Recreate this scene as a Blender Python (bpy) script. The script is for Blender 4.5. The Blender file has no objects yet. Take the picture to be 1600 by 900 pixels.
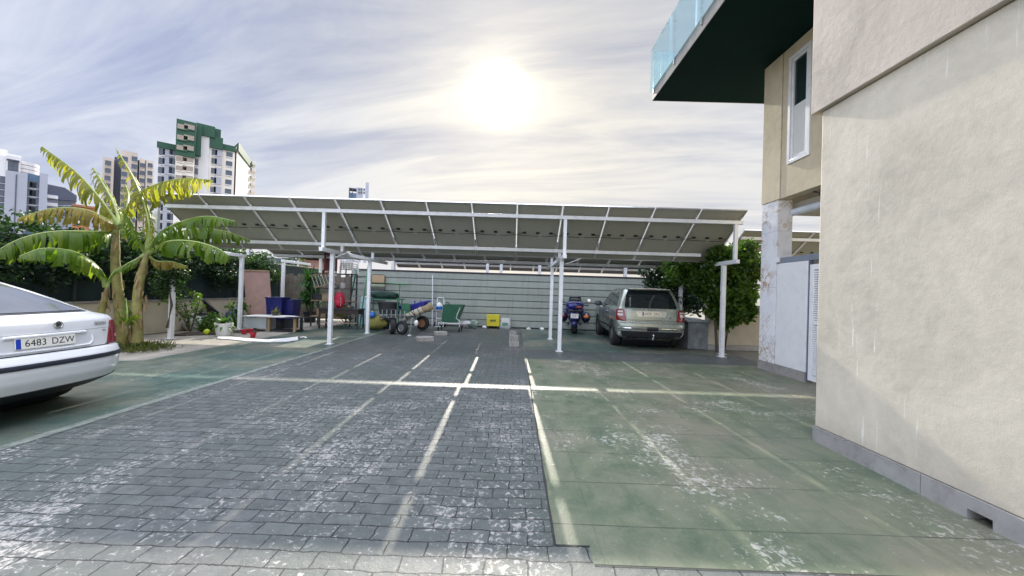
import bpy, bmesh, math, random
import numpy as np
from mathutils import Vector, Matrix, Euler
S = bpy.context.scene
COL = S.collection
R = math.radians
random.seed(7); RNG = np.random.default_rng(7)

# ---------------------------------------------------------------- camera model
F = 590.0; EYE = Vector((0, 0, 1.55)); ROLL = 0.031
PSI = math.atan2(5.2, F); TH = math.atan2(4.84, F)
R0 = Vector((math.cos(PSI), math.sin(PSI), 0))
F0 = Vector((-math.sin(PSI)*math.cos(TH), math.cos(PSI)*math.cos(TH), math.sin(TH)))
U0 = R0.cross(F0)
def at(u, v, Y):
    """point at depth Y (metres ahead) on the sight line of photo pixel u,v (1600x900)"""
    du, dv = u-800, v-450
    x = du*math.cos(ROLL)+dv*math.sin(ROLL); y = -du*math.sin(ROLL)+dv*math.cos(ROLL)
    d = R0*x - U0*y + F0*F
    return EYE + d*(Y/d.y)
def ground(u, v):
    p = at(u, v, 1.0); d = p-EYE
    return EYE + d*(-EYE.z/d.z)

# ---------------------------------------------------------------- materials
MATS = {}
class NT:
    def __init__(s, m):
        m.use_nodes = True; s.t = m.node_tree; s.n = s.t.nodes; s.n.clear()
    def __call__(s, typ, ins=None, **kw):
        n = s.n.new(typ)
        for k, v in kw.items(): setattr(n, k, v)
        for k, v in (ins or {}).items():
            sock = n.inputs[k]
            if isinstance(v, bpy.types.NodeSocket): s.t.links.new(v, sock)
            elif isinstance(v, bpy.types.Node): s.t.links.new(v.outputs[0], sock)
            else: sock.default_value = v
        return n
    def math(s, op, a, b=0.0, c=None, clamp=False):
        d = {0: a, 1: b}
        if c is not None: d[2] = c
        return s('ShaderNodeMath', d, operation=op, use_clamp=clamp).outputs[0]
    def mix(s, f, a, b, mode='MIX'):
        n = s('ShaderNodeMix', None, data_type='RGBA', blend_type=mode)
        for i, v in ((0, f), (6, a), (7, b)):
            if isinstance(v, bpy.types.NodeSocket): s.t.links.new(v, n.inputs[i])
            else: n.inputs[i].default_value = c4(v) if i else v
        return n.outputs[2]
    def noise(s, vec, scale, detail=5, rough=.55, dist=0.0, out=0):
        n = s('ShaderNodeTexNoise', {'Scale': scale, 'Detail': detail, 'Roughness': rough, 'Distortion': dist})
        if vec is not None: s.t.links.new(vec, n.inputs['Vector'])
        return n.outputs[out]
    def ramp(s, f, stops, interp='LINEAR'):
        n = s('ShaderNodeValToRGB', {0: f}); r = n.color_ramp; r.interpolation = interp
        while len(r.elements) < len(stops): r.elements.new(.5)
        for e, (p, c) in zip(r.elements, stops):
            e.position = p; e.color = c4(c)
        return n.outputs[0]
    def mapr(s, v, a, b, c=0.0, d=1.0):
        return s('ShaderNodeMapRange', {0: v, 1: a, 2: b, 3: c, 4: d}).outputs[0]
def c4(c):
    if isinstance(c, (int, float)): return (c, c, c, 1)
    return (*c, 1) if len(c) == 3 else c
def out(N, bsdf):
    N('ShaderNodeOutputMaterial', {'Surface': bsdf})
def pm(name, col, rough=.55, var=.15, scale=5, bump=0.0, bscale=60, metal=0.0, coat=0.0, col2=None, dirt=0.0, spec=.5):
    """paint, plastic, metal, fabric: base colour with mottling, roughness variation and optional dirt"""
    if name in MATS: return MATS[name]
    m = bpy.data.materials.new(name); N = NT(m)
    tc = N('ShaderNodeTexCoord').outputs['Object']
    n1 = N.noise(tc, scale, 6, .6)
    a = tuple(c*(1-var) for c in col); b = tuple(min(1, c*(1+var)) for c in (col2 or col))
    f = N.mapr(n1, .3, .7)
    c = N.mix(f, a, b)
    if dirt:
        n2 = N.noise(tc, scale*2.3, 8, .7)
        c = N.mix(N.math('MULTIPLY', N.mapr(n2, .5, .72), dirt), c, (.09, .085, .075))
    p = N('ShaderNodeBsdfPrincipled', {'Base Color': c, 'Metallic': metal, 'Coat Weight': coat, 'Coat Roughness': .08, 'Specular IOR Level': spec})
    N.t.links.new(N.mapr(n1, .2, .8, max(.02, rough-.08), min(1, rough+.08)), p.inputs['Roughness'])
    if bump:
        nb = N.noise(tc, bscale, 4, .6)
        N.t.links.new(N('ShaderNodeBump', {'Height': nb, 'Strength': bump, 'Distance': .01}).outputs[0], p.inputs['Normal'])
    out(N, p.outputs[0]); MATS[name] = m
    return m
def leafmat(name, c1, c2, c3, trans=.45, rough=.45):
    if name in MATS: return MATS[name]
    m = bpy.data.materials.new(name); N = NT(m)
    rnd = N('ShaderNodeNewGeometry').outputs['Random Per Island']
    tc = N('ShaderNodeTexCoord').outputs['Object']
    n1 = N.noise(tc, 3.0, 4)
    f = N.math('ADD', N.math('MULTIPLY', rnd, .6), N.math('MULTIPLY', N.mapr(n1, .3, .7), .4))
    c = N.ramp(f, [(0.0, c1), (.55, c2), (1.0, c3)])
    p = N('ShaderNodeBsdfPrincipled', {'Base Color': c, 'Roughness': rough, 'Specular IOR Level': .4})
    t = N('ShaderNodeBsdfTranslucent', {'Color': N.mix(1.0, c, (1.5, 1.5, .7), 'MULTIPLY')})
    out(N, N('ShaderNodeMixShader', {0: trans, 1: p.outputs[0], 2: t.outputs[0]}).outputs[0])
    MATS[name] = m
    return m
def glassmat(name, col, rough=.02, alpha=.35, spec=.8):
    """tinted pane: part see-through, part mirror"""
    if name in MATS: return MATS[name]
    m = bpy.data.materials.new(name); N = NT(m)
    tr = N('ShaderNodeBsdfTransparent', {'Color': c4(col)})
    gl = N('ShaderNodeBsdfGlossy', {'Color': c4(1.0), 'Roughness': rough})
    fr = N('ShaderNodeFresnel', {'IOR': 1.55}).outputs[0]
    f = N.math('ADD', N.math('MULTIPLY', fr, spec), alpha*.25, clamp=True)
    out(N, N('ShaderNodeMixShader', {0: f, 1: tr.outputs[0], 2: gl.outputs[0]}).outputs[0])
    MATS[name] = m
    return m

# ---------------------------------------------------------------- mesh builder
class MB:
    def __init__(s): s.v = []; s.f = []; s.mi = []; s.cur = 0
    def m(s, i): s.cur = i; return s
    def add(s, vs, fs):
        o = len(s.v); s.v += [tuple(v) for v in vs]
        for f in fs: s.f.append(tuple(o+i for i in f)); s.mi.append(s.cur)
        return s
    def box(s, lo, hi, M=None):
        x0, y0, z0 = lo; x1, y1, z1 = hi
        vs = [Vector(p) for p in ((x0,y0,z0),(x1,y0,z0),(x1,y1,z0),(x0,y1,z0),(x0,y0,z1),(x1,y0,z1),(x1,y1,z1),(x0,y1,z1))]
        if M: vs = [M@v for v in vs]
        return s.add(vs, [(0,3,2,1),(4,5,6,7),(0,1,5,4),(1,2,6,5),(2,3,7,6),(3,0,4,7)])
    def cbox(s, c, d, rot=(0,0,0)):
        M = Matrix.Translation(Vector(c)) @ Euler(rot).to_matrix().to_4x4()
        return s.box((-d[0]/2,-d[1]/2,-d[2]/2),(d[0]/2,d[1]/2,d[2]/2), M)
    def bar(s, a, b, w, h=None, up=(0,0,1)):
        a, b = Vector(a), Vector(b); h = h or w
        d = (b-a); L = d.length; d.normalize(); u = Vector(up)
        if abs(d.dot(u)) > .98: u = Vector((0,1,0))
        x = d.cross(u).normalized(); z = x.cross(d)
        M = Matrix((x, d, z)).transposed().to_4x4(); M.translation = a
        return s.box((-w/2,0,-h/2),(w/2,L,h/2), M)
    def tube(s, pts, r, n=8, caps=True):
        pts = [Vector(p) for p in pts]; k = len(pts)
        rs = r if isinstance(r, (list, tuple)) else [r]*k
        vs = []; prev = None
        for i, p in enumerate(pts):
            d = (pts[min(i+1,k-1)]-pts[max(i-1,0)]).normalized()
            if prev is None:
                u = Vector((0,0,1)) if abs(d.z) < .9 else Vector((1,0,0))
                x = d.cross(u).normalized()
            else: x = (prev - d*prev.dot(d)).normalized()
            prev = x; y = d.cross(x)
            for j in range(n):
                a = 2*math.pi*j/n
                vs.append(p + (x*math.cos(a)+y*math.sin(a))*rs[i])
        fs = [(i*n+j, i*n+(j+1)%n, (i+1)*n+(j+1)%n, (i+1)*n+j) for i in range(k-1) for j in range(n)]
        if caps: fs += [tuple(range(n-1,-1,-1)), tuple(range((k-1)*n, k*n))]
        return s.add(vs, fs)
    def lathe(s, prof, c=(0,0,0), n=24, axis='Z', M=None, cap=True):
        """prof: (radius, height) list"""
        vs = []
        for r, h in prof:
            for j in range(n):
                a = 2*math.pi*j/n; x, y = r*math.cos(a), r*math.sin(a)
                p = Vector((x,y,h)) if axis == 'Z' else (Vector((h,x,y)) if axis == 'X' else Vector((y,h,x)))
                p = p+Vector(c)
                vs.append(M@p if M else p)
        k = len(prof)
        fs = [(i*n+j, i*n+(j+1)%n, (i+1)*n+(j+1)%n, (i+1)*n+j) for i in range(k-1) for j in range(n)]
        if cap and prof[0][0] > 1e-4: fs.append(tuple(range(n-1,-1,-1)))
        if cap and prof[-1][0] > 1e-4: fs.append(tuple(range((k-1)*n, k*n)))
        return s.add(vs, fs)
    def prism(s, poly, d0, d1, axis='Y', M=None):
        """2D outline extruded; axis Y: outline is (x,z); X: (y,z); Z: (x,y)"""
        def P(a, b, t):
            p = {'Y': Vector((a,t,b)), 'X': Vector((t,a,b)), 'Z': Vector((a,b,t))}[axis]
            return M@p if M else p
        n = len(poly)
        vs = [P(a,b,d0) for a,b in poly]+[P(a,b,d1) for a,b in poly]
        fs = [tuple(range(n)), tuple(range(2*n-1,n-1,-1))]+[(i,(i+1)%n,n+(i+1)%n,n+i) for i in range(n)]
        return s.add(vs, fs)
    def blob(s, c, r, seed=0, amp=.2, nu=14, nv=9, M=None):
        rg = random.Random(seed); ph = [rg.uniform(0,6.28) for _ in range(6)]
        vs = []; fs = []
        for i in range(nv+1):
            t = math.pi*i/nv
            for j in range(nu):
                a = 2*math.pi*j/nu
                k = 1+amp*(.5*math.sin(3*a+ph[0]+2*t)+.35*math.sin(5*t+ph[1]+a)+.3*math.sin(7*a+ph[2]-3*t))*math.sin(t)
                p = Vector((r[0]*math.sin(t)*math.cos(a)*k, r[1]*math.sin(t)*math.sin(a)*k, r[2]*math.cos(t)*k))
                p = (M@p if M else p)+Vector(c); vs.append(p)
        for i in range(nv):
            for j in range(nu):
                fs.append((i*nu+j, (i+1)*nu+j, (i+1)*nu+(j+1)%nu, i*nu+(j+1)%nu))
        return s.add(vs, fs)
    def build(s, name, mat, parent=None, org=None, bevel=0, smooth=True, angle=35, seg=2, solid=0, sub=0):
        me = bpy.data.meshes.new(name)
        o_ = Vector(org) if org is not None else (ORG.get(root_of(parent).name, Vector()) if parent else Vector())
        me.from_pydata([(v[0]-o_.x, v[1]-o_.y, v[2]-o_.z) for v in s.v], [], s.f)
        mats = mat if isinstance(mat, (list, tuple)) else [mat]
        for m_ in mats: me.materials.append(m_)
        if len(mats) > 1: me.polygons.foreach_set('material_index', s.mi)
        bm = bmesh.new(); bm.from_mesh(me); bmesh.ops.recalc_face_normals(bm, faces=bm.faces); bm.to_mesh(me); bm.free()
        if smooth:
            me.polygons.foreach_set('use_smooth', [True]*len(me.polygons)); me.set_sharp_from_angle(angle=R(angle))
        me.update()
        ob = bpy.data.objects.new(name, me); COL.objects.link(ob)
        if parent: ob.parent = parent
        elif org is not None: ob.location = o_
        if solid:
            md = ob.modifiers.new('Solid', 'SOLIDIFY'); md.thickness = solid; md.offset = 0
        if sub:
            md = ob.modifiers.new('Sub', 'SUBSURF'); md.levels = sub; md.render_levels = sub
        if bevel:
            md = ob.modifiers.new('Bevel', 'BEVEL'); md.width = bevel; md.segments = seg; md.limit_method = 'ANGLE'; md.angle_limit = R(40)
        return ob
ORG = {}
def root_of(o):
    while o.parent: o = o.parent
    return o
def tag(o, label, cat, group=None):
    o['label'] = label; o['category'] = cat
    if group: o['group'] = group
    return o
def struct(o, kind='structure'):
    o['kind'] = kind; return o
def thing(name, label, cat, loc=(0,0,0), rz=0, group=None, local=False):
    """Empty at a thing's base. local=True: parts are modelled in its own axes; else in world axes"""
    o = bpy.data.objects.new(name, None); COL.objects.link(o); o.empty_display_size = .1
    o.location = loc; o.rotation_euler = (0, 0, rz)
    ORG[o.name] = Vector() if local else Vector(loc)
    return tag(o, label, cat, group)
def copy_tree(o, parent=None, kids=None):
    c = o.copy(); COL.objects.link(c); c.parent = parent
    ORG[c.name] = ORG.get(o.name, Vector())
    for ch in list(o.children): copy_tree(ch, c)
    return c
def text_obj(name, body, size, mat, parent, M, extrude=.001, align='CENTER', space=1.0, xs=1.0):
    """lettering turned into a mesh; M places its XY plane"""
    cu = bpy.data.curves.new(name, 'FONT'); cu.body = body; cu.size = size; cu.extrude = extrude
    cu.align_x = align; cu.align_y = 'CENTER'; cu.space_character = space
    t = bpy.data.objects.new(name+'_curve', cu); COL.objects.link(t)
    dg = bpy.context.evaluated_depsgraph_get(); dg.update()
    me = bpy.data.meshes.new_from_object(t.evaluated_get(dg))
    bpy.data.objects.remove(t); bpy.data.curves.remove(cu)
    me.transform(M @ Matrix.Diagonal((xs, 1, 1, 1))); me.materials.clear(); me.materials.append(mat); me.name = name
    ob = bpy.data.objects.new(name, me); COL.objects.link(ob); ob.parent = parent
    return ob
def frame(origin, x, z):
    """matrix with local X along x and local Z (facing) along z"""
    x = Vector(x).normalized(); z = Vector(z).normalized(); y = z.cross(x).normalized(); x = y.cross(z)
    M = Matrix((x, y, z)).transposed().to_4x4(); M.translation = Vector(origin)
    return M
def leaf_cloud(name, pts, size, mat, parent=None, org=None, seed=1, up=.3, elong=1.6, outward=None):
    """many small folded leaves, one mesh; pts Nx3"""
    rg = np.random.default_rng(seed); n = len(pts)
    pts = np.asarray(pts, float)
    d = rg.normal(size=(n,3)); d[:,2] -= up; d /= np.linalg.norm(d, axis=1)[:,None]
    u = rg.normal(size=(n,3))
    if outward is not None: u = u*.55+outward
    sd = np.cross(d, u); sd /= np.linalg.norm(sd, axis=1)[:,None]+1e-9
    nn = np.cross(sd, d)
    L = size*rg.uniform(.6, 1.3, n)[:,None]; W = L/elong*.5
    base = pts; tip = pts+d*L-nn*L*.12; mid = pts+d*L*.45
    lf = mid+sd*W+nn*W*.35; rt = mid-sd*W+nn*W*.35
    V = np.stack([base, lf, tip, rt], 1).reshape(-1,3)
    if org is None: org = ORG.get(root_of(parent).name, Vector()) if parent else Vector()
    V -= np.array(org)
    me = bpy.data.meshes.new(name)
    me.vertices.add(4*n); me.vertices.foreach_set('co', V.ravel())
    idx = np.arange(n)*4
    F_ = np.stack([idx, idx+1, idx+2, idx, idx+2, idx+3], 1).ravel()
    me.loops.add(6*n); me.loops.foreach_set('vertex_index', F_.astype(np.int32))
    me.polygons.add(2*n); me.polygons.foreach_set('loop_start', np.arange(0, 6*n, 3, dtype=np.int32))
    me.update(calc_edges=True); me.validate(); me.materials.append(mat)
    ob = bpy.data.objects.new(name, me); COL.objects.link(ob)
    if parent: ob.parent = parent
    else: ob.location = org
    return ob
def clumps(n, lo, hi, k, r, seed, shell=.5):
    """points in k leafy clumps spread in a box"""
    rg = np.random.default_rng(seed); lo, hi = np.array(lo), np.array(hi)
    c = rg.uniform(lo, hi, (k,3)); rr = r*rg.uniform(.6, 1.3, k)
    w = rr**2; idx = rg.choice(k, n, p=w/w.sum())
    d = rg.normal(size=(n,3)); d /= np.linalg.norm(d, axis=1)[:,None]
    rad = rr[idx]*rg.uniform(shell, 1.0, n)
    return c[idx]+d*rad[:,None]*np.array([1,1,.85]), d
EXPO = 0.66; BACK_FILL = 2.0; UP_FILL = 4.4
# ---------------------------------------------------------------- camera, sun, sky
cam = bpy.data.cameras.new('camera'); co = bpy.data.objects.new('camera', cam); COL.objects.link(co)
Ri = R0*math.cos(ROLL)+U0*math.sin(ROLL); Ui = -R0*math.sin(ROLL)+U0*math.cos(ROLL)
M = Matrix((Ri, Ui, -F0)).transposed().to_4x4(); M.translation = EYE
co.matrix_world = M
cam.sensor_width = 36; cam.lens = 36*F/1600; cam.clip_start = .05; cam.clip_end = 6000
S.camera = co
SUN = Vector((-.060, 1, .528)).normalized()
el = math.asin(SUN.z); az = math.atan2(SUN.x, SUN.y)
sl = bpy.data.lights.new('sun', 'SUN'); so = bpy.data.objects.new('sun', sl); COL.objects.link(so)
sl.energy = 5.0; sl.angle = R(.62); sl.color = (1, .93, .8)
so.rotation_euler = (-SUN).to_track_quat('-Z', 'Y').to_euler(); so.location = (0, 0, 40)

W = bpy.data.worlds.new('World'); S.world = W
N = NT(W)
tc = N('ShaderNodeTexCoord').outputs['Generated']
v = N('ShaderNodeVectorMath', {0: tc}, operation='NORMALIZE').outputs[0]
sp = N('ShaderNodeSeparateXYZ', {0: v}); X, Y, Z = sp.outputs
zz = N.math('ADD', N.math('MAXIMUM', Z, 0.0), .16)
cx, cy = N.math('DIVIDE', X, zz), N.math('DIVIDE', Y, zz)
# wind-drawn cirrus: two stretched layers on a flat cloud deck
def layer(sx, sy, shear, det, dist, off):
    a = N.math('MULTIPLY', N.math('ADD', cx, N.math('MULTIPLY', cy, shear)), sx)
    b = N.math('MULTIPLY', N.math('ADD', cy, N.math('MULTIPLY', cx, .18)), sy)
    p = N('ShaderNodeCombineXYZ', {0: a, 1: b, 2: off}).outputs[0]
    return N.noise(p, 1.0, det, .6, dist)
l1 = layer(.55, 2.1, .35, 9, 1.1, 3.3)
l2 = layer(1.3, 4.6, .5, 7, .8, 8.1)
l3 = layer(.25, .6, .2, 3, .5, 1.7)
cl = N.math('ADD', N.math('ADD', N.math('MULTIPLY', l1, .5), N.math('MULTIPLY', l2, .25)), N.math('MULTIPLY', l3, .25))
cover = N.math('SMOOTH_MIN', N.mapr(cl, .405, .575), 1.0, .15)
sky = N('ShaderNodeTexSky', None, sky_type='NISHITA', sun_disc=False, sun_elevation=el, sun_rotation=az, dust_density=2.0, air_density=1.0)
dt = N('ShaderNodeVectorMath', {0: v, 1: tuple(SUN)}, operation='DOT_PRODUCT').outputs['Value']
dt = N.math('MAXIMUM', dt, 0.0)
h1, h2, h3 = N.math('POWER', dt, 1450.0), N.math('POWER', dt, 170.0), N.math('POWER', dt, 7.0)
low = N.math('POWER', N.math('SUBTRACT', 1.0, N.math('MAXIMUM', Z, 0.0), clamp=True), 5.0)
back = N.mapr(Y, .25, -.35)          # sky brightened behind the camera, added as fill for the shade
up = N.mapr(Z, .66, .95)  # sky overhead brightened as well, added fill above the frame
GAP = N.mix(low, (3.1, 3.4, 4.5), (4.6, 4.65, 5.0))
CLD = N.mix(low, (5.7, 5.7, 5.95), (5.9, 5.75, 5.45))
base = N.mix(cover, GAP, CLD)
west = N.mapr(X, .15, -.75)
base = N.mix(N.math('MULTIPLY', west, .55), base, N.mix(1.0, base, (.86, .97, 1.20), 'MULTIPLY'))
base = N.mix(N.math('MULTIPLY', h3, .8), base, N.mix(1.0, base, (1.05, 1.0, .82), 'MULTIPLY'))
nis = N.mix(1.0, sky.outputs[0], (.35, .35, .35), 'MULTIPLY')
base = N.mix(.86, nis, base)
k = N.math('ADD', 1.0, N.math('ADD', N.math('MULTIPLY', back, BACK_FILL), N.math('MULTIPLY', up, UP_FILL)))
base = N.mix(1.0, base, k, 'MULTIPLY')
hc = N.math('ADD', N.math('MULTIPLY', h1, 45.0), N.math('ADD', N.math('MULTIPLY', h2, 2.6), N.math('MULTIPLY', h3, .25)))
halo = N.mix(1.0, (1.0, .88, .54), hc, 'MULTIPLY')
halo = N.mix(1.0, halo, N.mix(cover, (.75, .75, .75), (1.1, 1.1, 1.1)), 'MULTIPLY')
tot = N.mix(1.0, base, halo, 'ADD')
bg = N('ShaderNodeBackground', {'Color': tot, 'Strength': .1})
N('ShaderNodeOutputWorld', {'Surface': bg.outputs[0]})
S.view_settings.view_transform = 'Standard'; S.view_settings.look = 'None'
S.view_settings.exposure = EXPO; S.view_settings.gamma = 1
S.cycles.max_bounces = 8; S.cycles.transparent_max_bounces = 16
S.cycles.caustics_reflective = False; S.cycles.caustics_refractive = False
S.cycles.sample_clamp_indirect = 6
S.cycles.use_denoising = True
# ---------------------------------------------------------------- ground
def sheet(name, polys, z, mat):
    b = MB()
    for p in polys: b.add([(x, y, z) for x, y in p], [tuple(range(len(p)))])
    o = b.build(name, mat, org=(0,0,0), smooth=False)
    # make every face look up
    for f in o.data.polygons:
        if f.normal.z < 0: f.flip()
    return struct(o)
def base_mat(name, fn):
    m = bpy.data.materials.new(name); N = NT(m)
    tc = N('ShaderNodeTexCoord').outputs['Object']
    fn(N, tc); MATS[name] = m; return m
def worn(N, tc, size, lo, hi, seed=0.0, amount=1.0):
    """chipped, flaky white wear: fine speckle gated by broad patches"""
    mp = N('ShaderNodeMapping', {'Vector': tc, 'Location': (seed, seed*.7, 0)}).outputs[0]
    # tyres have polished two lanes a bay
    lane = N.math('SINE', N.math('MULTIPLY', N.math('ADD', N('ShaderNodeSeparateXYZ', {0: tc}).outputs[0], N.math('MULTIPLY', N.noise(tc, .4, 2), .8)), 4.2))
    fine = N.noise(mp, size, 10, .72, .6)
    broad = N.noise(mp, .75, 4, .55, .4)
    mid = N.noise(mp, 3.1, 4, .6)
    g = N.math('ADD', N.math('MULTIPLY', broad, .6), N.math('MULTIPLY', mid, .4))
    t = N.math('ADD', fine, N.math('MULTIPLY', N.math('SUBTRACT', g, .5), .85))
    t = N.math('ADD', t, N.math('MULTIPLY', lane, .022))
    return N.math('MULTIPLY', N.mapr(t, lo, hi), amount)
def brick_fn(N, tc):
    wob = N('ShaderNodeTexNoise', {'Vector': tc, 'Scale': 2.2, 'Detail': 3}).outputs['Color']
    wv = N('ShaderNodeVectorMath', {0: wob, 1: (.5, .5, .5)}, operation='SUBTRACT').outputs[0]
    wv = N('ShaderNodeVectorMath', {0: wv, 'Scale': .06}, operation='SCALE').outputs[0]
    wf = N('ShaderNodeTexNoise', {'Vector': tc, 'Scale': 23.0, 'Detail': 2}).outputs['Color']
    wf = N('ShaderNodeVectorMath', {0: N('ShaderNodeVectorMath', {0: wf, 1: (.5,.5,.5)}, operation='SUBTRACT').outputs[0], 'Scale': .020}, operation='SCALE').outputs[0]
    p = N('ShaderNodeVectorMath', {0: N('ShaderNodeVectorMath', {0: tc, 1: wv}).outputs[0], 1: wf}).outputs[0]
    br = N('ShaderNodeTexBrick', {'Vector': p, 'Color1': c4(.30), 'Color2': c4(.75), 'Mortar': c4(0.0), 'Scale': 1.0, 'Mortar Size': .0050,
        'Mortar Smooth': .35, 'Bias': 0.0, 'Brick Width': .242, 'Row Height': .129}, offset=.5, offset_frequency=2)
    tone = br.outputs['Color']; mort = br.outputs['Fac']
    n = N.noise(tc, 9, 8, .65); nb = N.noise(tc, .55, 3, .5)
    c = N.mix(N.mapr(n, .3, .7), (.052, .058, .059), (.120, .126, .124))
    c = N.mix(.75, c, N.mix(tone, (.5, .52, .56), (1.7, 1.65, 1.66)), 'MULTIPLY')
    c = N.mix(N.mapr(nb, .38, .60, .15, .75), c, (.062, .082, .072))
    # the paint is worn to pale concrete, more towards the gate (y small)
    y = N('ShaderNodeSeparateXYZ', {0: tc}).outputs[1]
    near = N.mapr(y, 8.0, 1.5, .3, 1.15)
    w = worn(N, tc, 26, .558, .63)
    w = N.math('MULTIPLY', w, near)
    c = N.mix(N.math('MULTIPLY', w, .85), c, (.34, .33, .315))
    dust = N.mapr(N.math('ADD', y, N.math('MULTIPLY', N.noise(tc, 1.3, 5), 1.2)), 3.0, 2.0, 0, .28)  # sunlit strip past the canopy shadow put into the colour, along with dust
    c = N.mix(dust, c, (.20, .19, .17))
    c = N.mix(N.math('MULTIPLY', mort, N.mapr(N.noise(tc, 5, 4), .3, .6, .55, 1.0)), c, (.016, .017, .019))
    h = N.math('ADD', N.math('MULTIPLY', N.math('SUBTRACT', 1.0, mort), .9), N.math('MULTIPLY', N.noise(tc, 14, 9, .68), .85))
    bp = N('ShaderNodeBump', {'Height': h, 'Strength': .8, 'Distance': .012}).outputs[0]
    pr = N('ShaderNodeBsdfPrincipled', {'Base Color': c, 'Normal': bp, 'Specular IOR Level': .42})
    N.t.links.new(N.math('ADD', N.mapr(n, .3, .7, .42, .62), dust), pr.inputs['Roughness'])
    out(N, pr.outputs[0])
def green_fn(c1, c2, worn_amt, joints=True):
    def fn(N, tc):
        n = N.noise(tc, 3.5, 9, .65, .3); nb = N.noise(tc, .7, 4, .55); ns = N.noise(tc, 38, 5, .7)
        c = N.mix(N.mapr(n, .32, .68), c1, c2)
        c = N.mix(N.mapr(nb, .43, .62, 0, .72), c, (.19, .18, .135))
        st = N.noise(N('ShaderNodeMapping', {'Vector': tc, 'Scale': (2.2, .55, 1), 'Rotation': (0, 0, .5)}).outputs[0], 2.6, 7, .7)
        c = N.mix(N.mapr(st, .5, .7, 0, .5), c, (.045, .078, .052))
        c = N.mix(N.mapr(ns, .56, .75, 0, .4), c, (.25, .25, .21))
        w = worn(N, tc, 19, .595, .67, 3.1, worn_amt)
        c = N.mix(N.math('MULTIPLY', w, .8), c, (.48, .47, .42))
        h = N.noise(tc, 30, 7, .65)
        if joints:
            s = N('ShaderNodeSeparateXYZ', {0: N('ShaderNodeVectorMath', {0: tc, 1: N('ShaderNodeVectorMath', {0: N('ShaderNodeTexNoise', {'Vector': tc, 'Scale': 1.5}).outputs['Color'], 'Scale': .02}, operation='SCALE').outputs[0]}).outputs[0]})
            fy = N.math('FRACT', N.math('MULTIPLY', N.math('ADD', s.outputs[1], .03), 1/.575))
            jl = N.math('LESS_THAN', N.math('ABSOLUTE', N.math('SUBTRACT', fy, .5)), .009)
            fx = N.math('FRACT', N.math('MULTIPLY', s.outputs[0], 1/1.15))
            jx = N.math('MULTIPLY', N.math('LESS_THAN', N.math('ABSOLUTE', N.math('SUBTRACT', fx, .5)), .0035), .35)
            j = N.math('MAXIMUM', jl, jx)
            j = N.math('MULTIPLY', j, N.mapr(N.noise(tc, 4, 3), .35, .6, .3, 1.0))
            c = N.mix(N.math('MULTIPLY', j, .8), c, (.03, .036, .032))
            h = N.math('SUBTRACT', h, j)
        bp = N('ShaderNodeBump', {'Height': h, 'Strength': .45, 'Distance': .007}).outputs[0]
        pr = N('ShaderNodeBsdfPrincipled', {'Base Color': c, 'Normal': bp, 'Specular IOR Level': .38})
        N.t.links.new(N.mapr(n, .3, .7, .36, .58), pr.inputs['Roughness'])
        out(N, pr.outputs[0])
    return fn
def concrete_fn(N, tc):
    n = N.noise(tc, 2.2, 9, .68); ns = N.noise(tc, 30, 5, .7)
    c = N.mix(N.mapr(n, .3, .7), (.22, .20, .165), (.38, .355, .31))
    c = N.mix(N.mapr(ns, .5, .75, 0, .4), c, (.15, .14, .12))
    br = N('ShaderNodeTexBrick', {'Vector': tc, 'Color1': c4(1.0), 'Color2': c4(.82), 'Mortar': c4(.3), 'Scale': 1.0, 'Mortar Size': .006, 'Brick Width': .8, 'Row Height': .8}, offset=0.0)
    c = N.mix(.8, c, br.outputs[0], 'MULTIPLY')
    pr = N('ShaderNodeBsdfPrincipled', {'Base Color': c, 'Roughness': .75, 'Normal': N('ShaderNodeBump', {'Height': ns, 'Strength': .3, 'Distance': .004}).outputs[0]})
    out(N, pr.outputs[0])
def earth_fn(N, tc):
    n = N.noise(tc, .05, 8, .65); n2 = N.noise(tc, 1.5, 6, .7)
    c = N.mix(N.mapr(n, .3, .7), (.12, .11, .085), (.20, .185, .15))
    c = N.mix(N.mapr(n2, .4, .7, 0, .5), c, (.07, .08, .05))
    out(N, N('ShaderNodeBsdfPrincipled', {'Base Color': c, 'Roughness': .9}).outputs[0])
earth = base_mat('earth', earth_fn)
brick = base_mat('stamped_brick', brick_fn)
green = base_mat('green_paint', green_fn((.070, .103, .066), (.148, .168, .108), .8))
green2 = base_mat('green_paint_side', green_fn((.040, .078, .068), (.070, .110, .095), .35))  # darker, bluer green with less wear, for the side areas
conc = base_mat('old_concrete', concrete_fn)
sheet('ground', [[(-2500,-2500),(2500,-2500),(2500,2500),(-2500,2500)]], -.012, earth)
sheet('yard_concrete', [[(-10.35,-6),(5.5,-6),(5.5,22),(-10.35,22)]], -.006, conc)
# stamped brick: the driveway, the strip in front of the house and the band in front of the carport
sheet('brick_paving', [[(-4.5,2.33),(.29,2.33),(.29,15.8),(-4.5,15.8)], [(-12,-6),(.5,-6),(.5,2.33),(-12,2.33)],
                       [(.5,-6),(6,-6),(6,2.17),(.5,2.17)], [(.29,8.75),(6.0,8.75),(6.0,10.1),(.29,10.1)], [(-12,2.33),(-4.5,2.33),(-4.5,2.9),(-12,2.9)]], 0, brick)
sheet('green_paving', [[(.29,2.33),(.5,2.33),(.5,2.17),(6.0,2.17),(6.0,8.75),(.29,8.75)]], 0, green)
sheet('green_side_paving', [[(-7.1,2.9),(-4.5,2.9),(-4.5,15.8),(-7.1,15.8)], [(-10.35,2.9),(-7.1,2.9),(-7.1,7.2),(-10.35,6.3)], [(.29,10.1),(6.0,10.1),(6.0,15.8),(.29,15.8)]], 0, green2)
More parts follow.
